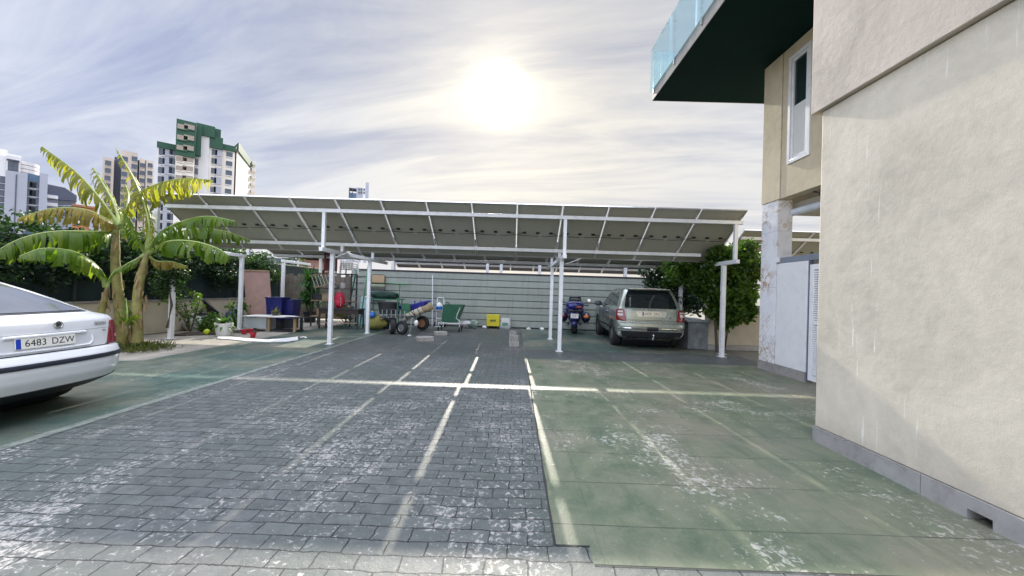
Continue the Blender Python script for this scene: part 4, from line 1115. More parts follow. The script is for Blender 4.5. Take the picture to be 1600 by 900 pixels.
# ---------------------------------------------------------------- towers beyond
def hdir(u):
    d = at(u, 330, 100)-EYE; d.z = 0; return d.normalized()
class Site:
    """a plot facing the yard at distance D; loc() gives plan coordinates there for a photo column"""
    def __init__(s, u, D):
        s.c = hdir(u); s.D = D; s.p = Vector((s.c.y, -s.c.x, 0)); s.rz = math.atan2(s.p.y, s.p.x)
    def x(s, u, dd=0):
        d = hdir(u); return (d*((s.D+dd)/d.dot(s.c))).dot(s.p)
    def z(s, u, v, dd=0):
        q = at(u, v, 100)-EYE; h_ = Vector((q.x, q.y, 0)); return EYE.z+q.z*((s.D+dd)/h_.dot(s.c))
def tower(name, label, D, mats, parts, group='apartment towers on the skyline'):
    """parts: (part name, material, u0, u1, v_top, setback, depth[, v_bottom]) measured on the photo at distance D"""
    us = [p[2] for p in parts]+[p[3] for p in parts]; s = Site((min(us)+max(us))/2, D)
    b_ = EYE+s.c*D
    t = thing(name, label, 'building', (b_.x, b_.y, 0), s.rz, group=group, local=True)
    for nm, m, u0, u1, vt, dy, dp, *bot in parts:
        um = (u0+u1)/2
        MB().box((s.x(u0),dy,s.z(um,bot[0]) if bot else 0),(s.x(u1),dy+dp,s.z(um,vt))).build(nm, m, t, smooth=False)
    t_sites[t.name] = s
    return t
t_sites = {}
def win_rows(t, Y, dy, cols, rows, mat, wd, ht, sill=None, nm='window'):
    first = None; s = t_sites[t.name]
    for u in cols:
        for v in rows:
            if first is None:
                M_ = MB().box((-wd/2,-.06,-ht/2),(wd/2,.25,ht/2)); first = M_.build(nm, mat, t, org=(0,0,0), smooth=False)
                sb = MB().box((-wd/2,-.16,-ht/2-.16),(wd/2,-.061,-ht/2)); sb.build('sill', sill or wwall, first, org=(0,0,0), smooth=False)
                o = first
            else:
                o = first.copy(); COL.objects.link(o); o.parent = t
                for ch in first.children:
                    k = ch.copy(); COL.objects.link(k); k.parent = o
            o.location = (s.x(u), dy, s.z(u, v))
wwall = pm('tower_white', (.66,.66,.68), .8, .06, .2, dirt=.1)
wwall2 = pm('tower_white_warm', (.70,.67,.62), .8, .06, .2, dirt=.1)
gband = pm('tower_green', (.006,.062,.034), .6, .12, .15)
beige = pm('tower_beige', (.50,.43,.38), .8, .08, .2, dirt=.15)
bluegr = pm('block_grey_blue', (.34,.36,.43), .75, .06, .15)
bluegl = pm('block_blue_glass', (.05,.12,.22), .3, .3, .3)
roofd = pm('slate_roof', (.07,.08,.12), .7, .2, .3)
wnd = pm('far_window', (.05,.07,.10), .25, .3, .5)
rail = pm('far_balcony', (.28,.24,.20), .6, .1, .5)
Y = 110
gt = tower('green_tower', 'white high rise with dark green stepped crown above the solar carport', Y, None, [
  ('wall', wwall, 240, 270, 219, 3, 16), ('parapet', gband, 239.5, 270.5, 217, 2.6, 16.5, 226),
  ('core', wwall2, 271, 301, 244, 0, 18), ('crown', gband, 270.5, 301.5, 188, -.3, 19, 244),
  ('crown', gband, 301.7, 332, 188, 2.5, 16, 206), ('pier', wwall, 301.7, 324, 205, 2.9, 14), ('crown', gband, 301.7, 310.5, 188.5, 1.2, 1.2, 240),
  ('crown', gband, 324.2, 342, 191, 4, 12, 207), ('wall', wwall2, 324.2, 345, 220, 3.2, 16), ('parapet', gband, 323.8, 345.5, 207, 2.8, 15, 226),
  ('wall', wwall2, 345.3, 366, 226, 4, 4), ('parapet', gband, 345.6, 366.5, 219, 3.7, 4, 228), ('lift_house', beige, 256, 263, 209, 8, 4, 217), ('lift_house', wwall, 348, 354, 213, 10, 4, 219)])
for vs, mt in (((198,215,231), wwall2),):
    win_rows(gt, Y, -.35, (280.5, 291), vs, rail, 1.75, 1.05, gband)
win_rows(gt, Y, -.05, (280.5, 291), (249,263,278,293,308), rail, 1.75, 1.1, wwall2)
win_rows(gt, Y, 2.95, (248,265), (231,246,261,276,291,306,321,336,351), wnd, 1.0, 1.5)
win_rows(gt, Y, 2.95, (257.5,), (231,246,261,276,291,306,321,336,351), bluegr, 1.6, 1.6, bluegr)
win_rows(gt, Y, 2.85, (303.5,), (248,263,278,293), wnd, .8, 1.5)
win_rows(gt, Y, 3.15, (332.5,), (232,246,262,277,292,307,322), wnd, 1.0, 1.4)
win_rows(gt, Y, 3.15, (339.5,), (232,246,262,277,292,307,322), bluegr, 1.3, 1.6, bluegr)
win_rows(gt, Y, 3.95, (357,), (234,249,264,279,294,309), wnd, 1.2, 1.2)

sg_ = t_sites[gt.name]      # the wing that turns away down the side street
pl_ = [(sg_.x(366.7,4),4),(sg_.x(390,19),19),(sg_.x(384,24),24),(sg_.x(355,14),14)]
zt_ = sg_.z(366,227,4); MB().prism(pl_, 0, zt_, 'Z').build('wing', wwall2, gt, smooth=False)
pl2 = [(x+(.3 if k in (0,1) else -.3), y-(.3 if k in (0,) else -.3)) for k, (x, y) in enumerate(pl_)]
MB().prism(pl2, zt_-1.2, zt_+.9, 'Z').build('parapet', gband, gt, smooth=False)
for i in range(7):
    zb_ = sg_.z(390,252+11*i,19); x_ = sg_.x(390,19)
    MB().box((x_+.05,18.2,zb_-.9),(x_+1.0,22,zb_)).build('balcony', wwall2, gt, smooth=False)
Y = 150
bt = tower('beige_tower', 'beige high rise with dark vertical recess standing behind the banana leaves', Y, None, [
  ('wall', beige, 157, 175, 243, 2, 20), ('recess', roofd, 175.1, 187, 240, 4, 16), ('wall', beige, 187.1, 212, 236, 0, 22), ('recess', roofd, 212.1, 215, 247, 2, 16), ('wall', pm('tower_beige_light', (.56,.50,.43), .8, .08, .2), 215.1, 238, 248, 1, 18), ('recess', roofd, 224, 225.5, 249, .9, .1)])
win_rows(bt, Y, 1.95, (165.5,), tuple(252+12*i for i in range(9)), wnd, 1.1, 1.4, beige)
win_rows(bt, Y, -.05, (192,207), tuple(248+12*i for i in range(9)), wnd, 1.1, 1.4, beige)
win_rows(bt, Y, .95, (220,232), tuple(257+12*i for i in range(8)), wnd, 1.0, 1.3, beige)
Y = 170
lt = tower('white_tower', 'white tower with curved balconies rising behind the grey blue block', Y, None, [
  ('wall', wwall, -40, 6, 239, 0, 20), ('wall', wwall, 6.1, 29, 244, -1, 20), ('roof_box', wwall, -6, 8, 229, 3, 10, 239), ('pergola', wwall, 8, 30, 241, 0, 14, 243.5)])
win_rows(lt, Y, -1.05, (14, 21), (262, 275), wnd, 1.0, 3.2)
sl1 = t_sites[lt.name]
MB().box((sl1.x(7),-1.6,sl1.z(15,252)),(sl1.x(27),-1.05,sl1.z(15,250))).build('awning', roofd, lt, smooth=False)
for i in range(6):
    MB().lathe([(3.2,0),(3.2,.9)], (sl1.x(30.5),3.5,sl1.z(29,250+6*i)-.9), 20).build('balcony', wwall, lt)
Y = 120
gb = tower('grey_block', 'grey blue apartment block with windowless side wall and glazed balcony bays', Y, None, [
  ('wall', bluegr, 6, 41, 268, 0, 16), ('bay', bluegl, 41.1, 60, 271, 1, 12), ('wall', bluegr, 60.1, 73, 270, .6, 14), ('recess', wwall, -30, 5.9, 275, .5, 15), ('downpipe', roofd, 22.5, 24.5, 272, -.1, .1)], 'lower blocks beyond the hedge')
win_rows(gb, Y, .95, (46.5, 54), (288,301,314,327), wnd, 1.4, 1.3, bluegr)
win_rows(gb, Y, .45, (3,), tuple(280+10*i for i in range(6)), wnd, .8, 1.3, bluegr)
Y = 135
sb_ = tower('slate_roof_house', 'low apartment house with sloping slate roof beside the grey block', Y, None, [
  ('wall', bluegr, 73, 118, 312, 0, 14), ('balcony', wwall, 73.2, 90, 306, -1.2, 1.1, 311), ('balcony', wwall, 73.2, 90, 318, -1.2, 1.1, 323)], 'lower blocks beyond the hedge')
sr = t_sites[sb_.name]; xa_, xb_ = sr.x(72.5), sr.x(119)
MB().prism([(xa_,sr.z(80,312)+.01),(xa_,sr.z(73,288)),(xa_+2.5,sr.z(76,290)),(xb_,sr.z(119,306)),(xb_,sr.z(100,312)+.01)], -.5, 14.5, 'Y').build('roof', roofd, sb_, smooth=False)
win_rows(sb_, Y, -.05, (96,104,111), (317,326,335), wnd, 1.0, 1.2, bluegr)
Y = 60
ob2 = tower('terracotta_house', 'low orange rendered house showing between the hedge and banana leaves', Y, None, [
  ('wall', pm('orange_render', (.50,.22,.10), .8, .1, .3), 113, 152, 324, 0, 9), ('roof', pm('roof_tile', (.28,.12,.07), .8, .2, 1), 112, 153, 321.5, -.3, 9.6, 324.5), ('annex', bluegr, 140, 158, 342, -1, 3)], 'lower blocks beyond the hedge')
win_rows(ob2, Y, -.05, (120, 133), (338,), wnd, .9, 1.1)
Y = 220
ft = tower('distant_tower', 'small far blue grey tower tip with open roof frame above the solar panels', Y, None, [
  ('wall', bluegr, 556, 566, 293, 0, 10), ('wall', wwall, 566.1, 570, 290, 0, 9), ('fin', bluegr, 570.1, 575, 285, 0, 9), ('frame', roofd, 544, 545.5, 294, 0, 5), ('frame', roofd, 549, 550, 294, 0, 5), ('frame', roofd, 544, 556, 293.5, 0, 5, 295.5), ('wall', bluegl, 545, 556, 301, .5, 8)])
win_rows(ft, Y, -.05, (560,563.5,568), (296,301), wnd, .8, 1.1, bluegr)
Y = 45
rh = tower('row_house', 'cream terraced house front glimpsed under the carport above the fence', Y, None, [
  ('wall', wwall2, 395, 470, 402, 0, 8), ('wall', pm('rose_render', (.42,.26,.22), .8, .1, .4), 470.2, 520, 406, 1, 8), ('wall', wwall2, 520.2, 640, 411, .5, 8), ('roof', pm('roof_tile2', (.25,.11,.07), .8, .2, 1), 455, 520, 398, -.3, 9, 402)], 'lower blocks beyond the hedge')
win_rows(rh, Y, -.05, (405,420,435,450,460), (411,422), wnd, .8, 1.0)
# ---------------------------------------------------------------- things under the carport
wood = pm('raw_wood', (.34,.24,.14), .7, .2, 6, bump=.2, dirt=.3)
pinkb = pm('pink_board', (.34,.22,.185), .75, .12, 3, dirt=.25)
bluep = pm('blue_plastic', (.007,.010,.10), .4, .15, 5, dirt=.2)
bluet = pm('blue_tarp', (.015,.02,.30), .5, .3, 4, bump=.3, bscale=25)
greenm = pm('green_metal', (.02,.16,.075), .4, .2, 6, dirt=.3)
tarpg = pm('dark_green_tarp', (.02,.07,.055), .6, .3, 5, bump=.5, bscale=20)
wpl = pm('white_plastic', (.72,.73,.72), .45, .06, 6, dirt=.25)
greym = pm('grey_metal', (.30,.32,.33), .4, .15, 6, metal=.6, dirt=.3)
dkm = pm('dark_metal', (.03,.035,.04), .5, .25, 6)
redp = pm('red_plastic', (.42,.012,.03), .4, .15, 5)
redc = pm('red_nylon', (.50,.012,.05), .6, .2, 6, bump=.2)
cardb = pm('cardboard', (.40,.32,.20), .75, .15, 5, dirt=.2)
yel = pm('yellow_plastic', (.62,.55,.015), .4, .12, 5, dirt=.15)
sackm = pm('sack_cloth', (.40,.42,.42), .8, .2, 8, bump=.4, bscale=25)
soil = pm('soil', (.04,.03,.02), .95, .4, 12, bump=.8)
blockm = pm('concrete_block', (.30,.29,.27), .85, .2, 6, bump=.4)
blackpl = pm('black_bag', (.012,.013,.02), .3, .2, 5, bump=.5, bscale=14)
g3 = lambda u, v: ground(u, v)

# leaning board
b0 = at(405, 492, 13.4); x0, x1 = at(393, 490, 13.4).x, at(432, 490, 13.4).x
bo = thing('leaning_board', 'big dull pink board leaning against the fence above the cluttered corner', 'board', ((x0+x1)/2, 13.5, 0))
tx0, tx1 = at(380, 422, 13.65).x, at(420, 422, 13.65).x; tz = at(400, 422, 13.65).z
bm_ = MB(); q = [(x0-.02,13.25,.02),(x1,13.25,.02),(tx1,13.65,tz),(tx0,13.65,tz)]
bm_.add([Vector(p) for p in q]+[Vector(p)+Vector((0,.03,.002)) for p in q], [(0,1,2,3),(7,6,5,4),(0,4,5,1),(1,5,6,2),(2,6,7,3),(3,7,4,0)])
bm_.build('panel', pinkb, bo, bevel=.004)
MB().bar((tx0+.01,13.62,tz-.02),(tx1-.01,13.62,tz-.02),.02,.05).build('edge_batten', wood, bo)

# pot maker and plants
def pot(mb, c, r, h, taper=.75):
    mb.lathe([(r*taper,0),(r,h*.9),(r*1.06,h*.9),(r*1.06,h),(r*.93,h),(r*.9,h*.86),(.001,h*.86)], c, 24)
def blade_plant(root, c, n, L, w, mat, seed, spread=1.0, droop=.6, name='leaf'):
    rg = random.Random(seed)
    mb = MB()
    for i in range(n):
        a = rg.uniform(0, 6.283); e = rg.uniform(.15, 1.0)*spread; l = L*rg.uniform(.7, 1.1)
        d = Vector((math.cos(a), math.sin(a), 0)); sd = Vector((-d.y, d.x, 0)); pts = []
        for k in range(6):
            u = k/5; pts.append(Vector(c)+d*(l*u*math.sin(e*1.2))+Vector((0,0,l*u*math.cos(e*1.2)-droop*l*u*u*e*.6)))
        vs = []
        for k, p in enumerate(pts):
            ww = w*(1-(k/5)**2)*(.6+.4*min(1,k/2)) if k < 5 else .002
            vs += [p-sd*ww*.5, p+Vector((0,0,-ww*.15)), p+sd*ww*.5]
        mb.add(vs, [f for k in range(5) for f in ((k*3,k*3+1,k*3+4,k*3+3),(k*3+1,k*3+2,k*3+5,k*3+4))])
    return mb.build(name if name != 'leaf' else 'foliage', mat, root, angle=60)
yl = leafmat('yucca_leaf', (.014,.07,.02), (.035,.13,.03), (.11,.22,.04), .4)
sl_ = leafmat('succulent_leaf', (.03,.10,.02), (.07,.16,.03), (.16,.22,.04), .4)
yg = leafmat('yellow_green_leaf', (.16,.18,.02), (.24,.22,.03), (.32,.22,.04), .45)

# big yucca in a black tub
c = g3(484, 503); yc = thing('yucca_plant', 'tall spiky dark green yucca in a black tub beside the metal shelf', 'plant', (c.x, c.y, 0))
pb_ = MB(); pot(pb_, (c.x,c.y,0), .27, .42); pb_.build('pot', blackpl, yc)
tr = MB(); tr.tube([(c.x,c.y,.36),(c.x+.03,c.y,1.0),(c.x-.03,c.y,1.72)], [.05,.042,.035], 8); tr.tube([(c.x+.05,c.y,.36),(c.x+.14,c.y-.05,.8),(c.x+.17,c.y-.08,1.05)], [.04,.035,.03], 8); tr.tube([(c.x-.05,c.y,.36),(c.x-.2,c.y-.05,.8)], [.04,.03], 8)
tr.build('trunk', twig, yc)
for i, (o, L, n) in enumerate((((-.03,0,1.68),.72,70), ((.17,-.08,1.02),.68,60), ((-.2,-.05,.78),.66,55), ((.0,.02,1.25),.55,40))):
    blade_plant(yc, Vector((c.x,c.y,0))+Vector(o), n*2, L*1.12, .075, yl, 40+i, 1.35, .8)

# low table of loose boards over boxes
c = g3(430, 517); lt_ = thing('board_table', 'low makeshift table with a broken white board top and open box base', 'table', (c.x, c.y, 0))
xa, xb = at(388, 495, c.y).x, at(472, 495, c.y).x; zt = at(430, 494, c.y).z
bt_ = MB()
ol = [(xa,c.y-.26),(xa+.22,c.y-.33),(xa+.5,c.y-.28),(xa+.9,c.y-.36),(xb-.45,c.y-.30),(xb-.4,c.y+.3),(xa+.6,c.y+.38),(xa+.1,c.y+.3)]
bt_.prism(ol, zt-.014, zt+.012, 'Z'); bt_.build('board', wpl, lt_, smooth=False)
MB().prism([(xa+.9,c.y-.25),(xb,c.y-.3),(xb+.1,c.y+.3),(xa+.9,c.y+.36)], zt-.04, zt-.016, 'Z').build('board', dkm, lt_, smooth=False)
bx_ = MB(); bx_.box((xa+.02,c.y-.24,.10),(xa+.75,c.y-.21,zt-.042)); bx_.box((xa+.02,c.y-.2,.10),(xa+.05,c.y+.25,zt-.042)); bx_.box((xa+.72,c.y-.2,0.0),(xa+.76,c.y+.25,zt-.042))
bx_.build('side_panel', pm('grey_laminate', (.40,.45,.47), .5, .08), lt_, smooth=False)
for x in (xa+.82, xb-.12): MB().box((x-.035,c.y-.22,0),(x+.035,c.y-.15,zt-.042)).build('leg', wood, lt_)
for x in (xa+.1, xb-.12): MB().box((x-.035,c.y+.15,0),(x+.035,c.y+.22,zt-.042)).build('leg', dkm, lt_)
MB().box((xa+.78,c.y-.2,.02),(xb-.05,c.y+.24,.05)).build('lower_shelf', dkm, lt_)
cc = MB(); cx_ = xb-.45
cc.prism([(cx_-.35,c.y-.1),(cx_+.3,c.y-.15),(cx_+.35,c.y+.05),(cx_-.3,c.y+.1)], zt+.013, zt+.018, 'Z'); pp_ = cc.build('paper_sheet', pm('paper_white', (.78,.78,.80), .7, .04), None, org=(cx_,c.y,zt))
tag(pp_, 'flat white paper sheet lying on the makeshift board table', 'paper')
px_ = at(430, 492, c.y+.1); pv = thing('potted_bromeliad', 'small yellow green spiky plant in a dark pot standing on the board table', 'plant', (px_.x, px_.y, zt+.013))
m_ = MB(); pot(m_, (px_.x,px_.y,zt+.013), .10, .12); m_.build('pot', dkm, pv); blade_plant(pv, (px_.x,px_.y,zt+.1), 26, .30, .045, yg, 71, 1.25, 1.1)

# blue tubs
for i, (u0, u1, v0, v1, Yd, lab) in enumerate(((414, 441, 464, 498, 12.90, 'large blue plastic tub with flared rim in front of the pink board'), (440, 459, 468, 492, 13.1, 'smaller blue plastic crate beside the big blue tub'))):
    xa_, xb_ = at(u0, v0, Yd).x, at(u1, v0, Yd).x; zt_ = at(u0, v0, Yd).z; zb_ = 0.0
    tb_ = thing('blue_tub' if i == 0 else 'blue_crate', lab, 'tub' if i == 0 else 'crate', ((xa_+xb_)/2, Yd+.25, 0))
    mx = (xa_+xb_)/2; w2 = (xb_-xa_)/2; mb = MB()
    def ring(z, k): return [(mx-w2*k, Yd+.25-.25*k, z),(mx+w2*k, Yd+.25-.25*k, z),(mx+w2*k, Yd+.25+.25*k, z),(mx-w2*k, Yd+.25+.25*k, z)]
    rr = [ring(.28 if i == 0 else .3, .80), ring(zt_-.04, .96), ring(zt_-.04, 1.03), ring(zt_, 1.03), ring(zt_, .95), ring(.33, .78)]
    vs = [p for r_ in rr for p in r_]
    fs = [(k*4+j, k*4+(j+1)%4, k*4+4+(j+1)%4, k*4+4+j) for k in range(5) for j in range(4)]+[(3,2,1,0),(20,21,22,23)]
    mb.add(vs, fs)
    mb.build('tub_shell', bluep, tb_, bevel=.02)
    MB().box((mx-w2*.7,Yd+.06,0),(mx+w2*.7,Yd+.44,.279 if i == 0 else .299)).build('base', dkm, tb_)
    for k in (-.45, 0, .45):
        MB().bar((mx+w2*k,Yd+.025,zt_-.1),(mx+w2*k*.92,Yd+.05,.34),.02,.012).build('rib', bluep, tb_)

# white pot with a leafy plant, and wild plants on the bed
c = g3(349, 524); wp = thing('white_pot_plant', 'leafy green plant in a white plastic pot at the edge of the planting bed', 'plant', (c.x, c.y, 0))
m_ = MB(); pot(m_, (c.x,c.y,0), .22, .36, .78); m_.build('pot', wpl, wp)
MB().lathe([(.001,.32),(.20,.315)], (c.x,c.y,0), 20).build('soil', soil, wp)
blade_plant(wp, (c.x,c.y,.33), 30, .42, .11, sl_, 81, 1.3, 1.0)
def wild(label, u, v, n, L, w, mat, seed, stems=5, hgt=.9, spread=.5, leaves=220, lsize=.12, lm=None, name='shrub', arch=0.0):
    c = g3(u, v); t = thing(name, label, 'plant', (c.x, c.y, 0)); rg = random.Random(seed)
    sm = MB(); tips = []
    for i in range(stems):
        a = rg.uniform(0, 6.28); s = rg.uniform(.3, 1)*spread
        P = spline([(c.x,c.y,-.01),(c.x+math.cos(a)*s*.3,c.y+math.sin(a)*s*.25,hgt*.45),(c.x+math.cos(a)*s*.75+arch*.4,c.y+math.sin(a)*s*.5,hgt*rg.uniform(.7,.95)),(c.x+math.cos(a)*s+arch,c.y+math.sin(a)*s*.6,hgt*rg.uniform(.8,1.1))], 5)
        sm.tube(P, [.014*(1-.7*k/len(P)) for k in range(len(P))], 5); tips += P[4:]
    sm.build('stem', twig, t)
    if leaves:
        pts = np.array([[*(rg.choice(tips)+Vector((rg.gauss(0,.07),rg.gauss(0,.07),rg.gauss(0,.06))))] for _ in range(leaves)])
        leaf_cloud('foliage', pts, lsize, lm or hl, t, seed=seed, up=.4, elong=1.8)
    if n: blade_plant(t, (c.x,c.y,.02), n, L, w, mat, seed, 1.2, .9)
    return t
wild('straggly shrub with bare arching twigs against the low wall', 297, 520, 0, 0, 0, None, 5, 9, 1.15, .95, 420, .10, vl, arch=-.35)
wild('short broad leaved green plant in front of the black bag', 318, 520, 16, .45, .10, sl_, 6, 3, .4, .3, 60, .1, sl_)
wild('upright glossy leaved plant beside the white pot', 333, 519, 18, .62, .15, sl_, 7, 3, .6, .25, 90, .13, sl_)
wild('pale leafed plant sprouting before the wall behind the white pot', 369, 512, 14, .75, .17, sl_, 8, 4, .85, .4, 130, .15, sl_)
wild('small trailing green plant on the bed beside the yellow ball', 327, 521, 22, .28, .05, hl, 9, 3, .25, .35, 160, .08, vl)
c = g3(323, 523); b = MB().blob((c.x,c.y,.085), (.085,.085,.085), 4, .03, 16, 10).m(0).build('yellow_ball', pm('yellow_green_rubber', (.42,.52,.02), .4), None, org=(c.x,c.y,0)); tag(b, 'small yellow green ball lying in the planting bed', 'ball')
bed = MB(); 
for i in range(9):
    q = g3(285+12*i, 524-.6*i); bed.blob((q.x,q.y+.25,-.02), (.34,.40,.09), i, .3, 12, 6)
struct(bed.build('soil', soil, None, org=(g3(330,521).x, g3(330,521).y, 0)), 'stuff')
# bags, sheets and panels dumped against the wall
c = g3(312, 514); bgs = thing('refuse_bag', 'shiny black refuse bag slumped on the planting bed', 'bag', (c.x, c.y, 0))
MB().blob((c.x,c.y,.24), (.42,.30,.27), 12, .25, 18, 12).build('bag_body', blackpl, bgs, angle=70)
MB().tube([(c.x,c.y,.46),(c.x+.03,c.y-.02,.56),(c.x+.09,c.y-.03,.62)], [.05,.03,.06], 8).build('tied_neck', blackpl, bgs)
c = g3(318, 512); pn = thing('solar_panel_scrap', 'dark framed panel leaning at a slant among the bags and plants', 'panel', (c.x, c.y+.2, 0))
M_ = Matrix.Translation((c.x+.02, c.y+.1, .55)) @ Euler((R(-58), R(38), 0)).to_matrix().to_4x4()
MB().box((-.42,-.40,-.015),(.42,.40,.012), M_).build('sheet', pm('dark_blue_sheet', (.012,.016,.04), .2, .2), pn)
f_ = MB()
for lo, hi in (((-.45,-.43,-.02),(-.42,.43,.02)),((.42,-.43,-.02),(.45,.43,.02)),((-.42,-.43,-.02),(.42,-.40,.02)),((-.42,.40,-.02),(.42,.43,.02))): f_.box(lo, hi, M_)
f_.build('frame', dkm, pn)
for (u, v, r, lab, mt) in ((300, 516, (.26,.2,.25), 'grey cloth bundle heaped against the low wall', sackm), (352, 505, (.22,.2,.24), 'pale white sack behind the white pot', wpl), (366, 508, (.28,.22,.30), 'blue grey plastic bag tucked behind the makeshift table', pm('blue_grey_bag', (.10,.14,.24), .4, .3, 6, bump=.4)), (330, 508, (.2,.15,.30), 'rolled white sheet leaning behind the dark panel', wpl)):
    c = g3(u, v); b = thing('sack', lab, 'sack', (c.x, c.y, 0))
    MB().blob((c.x,c.y,r[2]*.92), r, int(u), .3, 18, 12).build('sack_body', mt, b, angle=70)
    MB().tube([(c.x,c.y,r[2]*1.75),(c.x+.02,c.y,r[2]*1.95),(c.x+.05,c.y-.03,r[2]*2.1)], [.06,.035,.06], 8).build('gathered_neck', mt, b)
# red pots on the ground
for u, v, r_, lab in ((381, 522, .085, 'squat red plastic pot on the ground before the board table'), (391, 520, .075, 'red plastic pot tucked behind two other red pots'), (395, 527, .08, 'red plastic pot standing nearest the white strip on the ground')):
    c = g3(u, v); t = thing('red_pot', lab, 'pot', (c.x, c.y, 0), group='red pots by the board table')
    m_ = MB(); m_.lathe([(r_*.72,0),(r_,r_*1.6),(r_*.9,r_*1.6),(r_*.66,.012),(.001,.012)], (c.x,c.y,0), 20); m_.build('pot_body', redp, t)
    MB().lathe([(r_*1.01,r_*1.35),(r_*1.12,r_*1.35),(r_*1.12,r_*1.62),(r_*1.01,r_*1.62),(r_*1.01,r_*1.35)], (c.x,c.y,0), 20).build('rim', redp, t)
# white strip of packing on the ground
ws = MB(); P_ = [(340,527),(362,527.5),(385,530),(420,531.5),(450,529),(465,527),(466,532),(452,534),(420,535),(385,533.5),(360,531),(340,529.5)]
ws.prism([(g3(u,v).x, g3(u,v).y) for u, v in P_], .004, .022, 'Z'); o = ws.build('foam_strip', pm('white_foam', (.80,.80,.80), .7, .05), None, org=(g3(400,531).x, g3(400,531).y, 0), smooth=False)
tag(o, 'long bent strip of white packing foam lying on the paving by the bed', 'packing strip')
c = g3(474, 528); o = MB().blob((c.x,c.y,.02), (.10,.07,.02), 5, .35, 12, 6).build('paper_scrap', pm('paper_white', (.78,.78,.80), .7), None, org=(c.x,c.y,0)); tag(o, 'crumpled white scrap on the ground beside the carport post', 'paper')

# shelf rack full of junk
SYd = 14.5; xa, xb = at(493, 450, SYd).x, at(553, 450, SYd).x
sh_ = thing('metal_shelf', 'dark metal shelf rack loaded with junk in the carport corner', 'shelf', ((xa+xb)/2, SYd, 0))
for x in (xa, xb):
    for y in (SYd-.25, SYd+.25): MB().box((x-.022,y-.022,0),(x+.022,y+.022,2.02)).build('upright', dkm, sh_)
for z in (.35, .95, 1.42, 1.98): MB().box((xa-.02,SYd-.28,z),(xb+.02,SYd+.28,z+.035)).build('shelf_board', dkm if z > 1 else wood, sh_)
junk = [('toolbox', 'toolbox', 'black toolbox on the second shelf of the metal rack', (.16,.985,.42,.22), dkm), ('cardboard_box', 'box', 'brown cardboard box on the second shelf beside the toolbox', (.55,.985,.38,.26), cardb), ('paint_tin', 'tin', 'white paint tin on the middle shelf beside the ladder', (1.05,1.455,.18,.22), wpl), ('folded_sheet', 'sheet', 'grey folded dustsheet on the middle shelf of the rack', (.62,1.455,.50,.14), sackm), ('wooden_crate', 'crate', 'brown wooden crate on the bottom shelf of the rack', (.45,.385,.55,.28), wood), ('plastic_drum', 'drum', 'olive plastic drum on the bottom shelf of the rack', (1.02,.385,.34,.42), pm('olive_plastic', (.16,.16,.04), .5, .2))]
for nm, cat, lab, (dx, z, w_, h_), mt in junk:
    x = xa+dx; t = thing(nm, lab, cat, (x, SYd, z))
    if nm in ('paint_tin', 'plastic_drum'):
        MB().lathe([(w_/2*.96,z+.001),(w_/2,z+.03),(w_/2,z+h_-.02),(w_/2*.94,z+h_)], (x,SYd,0), 20).build('barrel', mt, t)
        MB().lathe([(w_/2*.8,z+h_+.001),(w_/2*.8,z+h_+.02)], (x,SYd,0), 20).build('lid', greym, t)
    else:
        MB().box((x-w_/2,SYd-.2,z+.001),(x+w_/2,SYd+.2,z+h_*.8)).build('box_body', mt, t, bevel=.012)
        MB().box((x-w_/2-.008,SYd-.208,z+h_*.8+.001),(x+w_/2+.008,SYd+.208,z+h_)).build('lid', mt, t, bevel=.008)
# items on top of the rack: red-brown chairs, white chairs
def garden_chair(mb, c, rz, w=.52, tilt=0):
    M_ = Matrix.Translation(Vector(c)) @ Euler((tilt,0,rz)).to_matrix().to_4x4()
    mb.box((-w/2,-w/2,.40),(w/2,w/2,.44), M_)
    for x in (-w/2+.03, w/2-.03):
        for y in (-w/2+.03, w/2-.03): mb.bar(M_@Vector((x,y,.40)), M_@Vector((x*1.1,y*1.12,0)), .045)
        mb.bar(M_@Vector((x,w/2-.02,.44)), M_@Vector((x,w/2+.10,.86)), .045)
        mb.bar(M_@Vector((x,-w/2+.03,.44)), M_@Vector((x,-w/2+.03,.64)), .035); mb.bar(M_@Vector((x,-w/2,.64)), M_@Vector((x,w/2+.04,.66)), .05, .025)
    for k in range(6):
        x = -w/2+.06+k*(w-.12)/5; mb.bar(M_@Vector((x,w/2,.46)), M_@Vector((x,w/2+.095,.84)), .03, .015)
    mb.bar(M_@Vector((-w/2,w/2+.10,.84)), M_@Vector((w/2,w/2+.10,.84)), .03, .06)
wx = at(547, 410, 14.6).x; wz = at(547, 422, 14.6).z
for i in range(4):
    t = thing('plastic_chair', ('white plastic garden chair at the bottom of the pile on the shelf', 'second white garden chair from the bottom of the pile on the shelf', 'third white garden chair from the bottom of the pile on the shelf', 'white garden chair topping the pile on the shelf rack')[i], 'chair', (wx, 14.55, 2.016+i*.075), R(180), group='white garden chairs on the shelf', local=True)
    if i == 0:
        mb = MB(); mb.box((-.25,-.25,.16),(.25,.25,.185)); mb.build('seat', wpl, t, bevel=.012)
        mb = MB()
        for x in (-.23,.23): mb.bar((x,-.24,.30),(x,.26,.32),.05,.025); mb.bar((x,-.23,.17),(x,-.24,.3),.04)
        mb.build('armrest', wpl, t, bevel=.006)
        for x in (-.22,.22):
            for y in (-.22,.22): MB().bar((x,y,.16),(x*1.12,y*1.1,0),.045).build('leg', wpl, t)
        mb = MB(); mb.bar((-.24,.28,.46),(.24,.28,.46),.025,.05)
        for k in range(5): mb.bar((-.2+.1*k,.25,.185),(-.2+.1*k,.28,.44),.05,.015)
        mb.build('backrest', wpl, t); ch0 = t
    else:
        for ch in ch0.children:
            k = ch.copy(); COL.objects.link(k); k.parent = t
rx = at(528, 430, 14.5).x
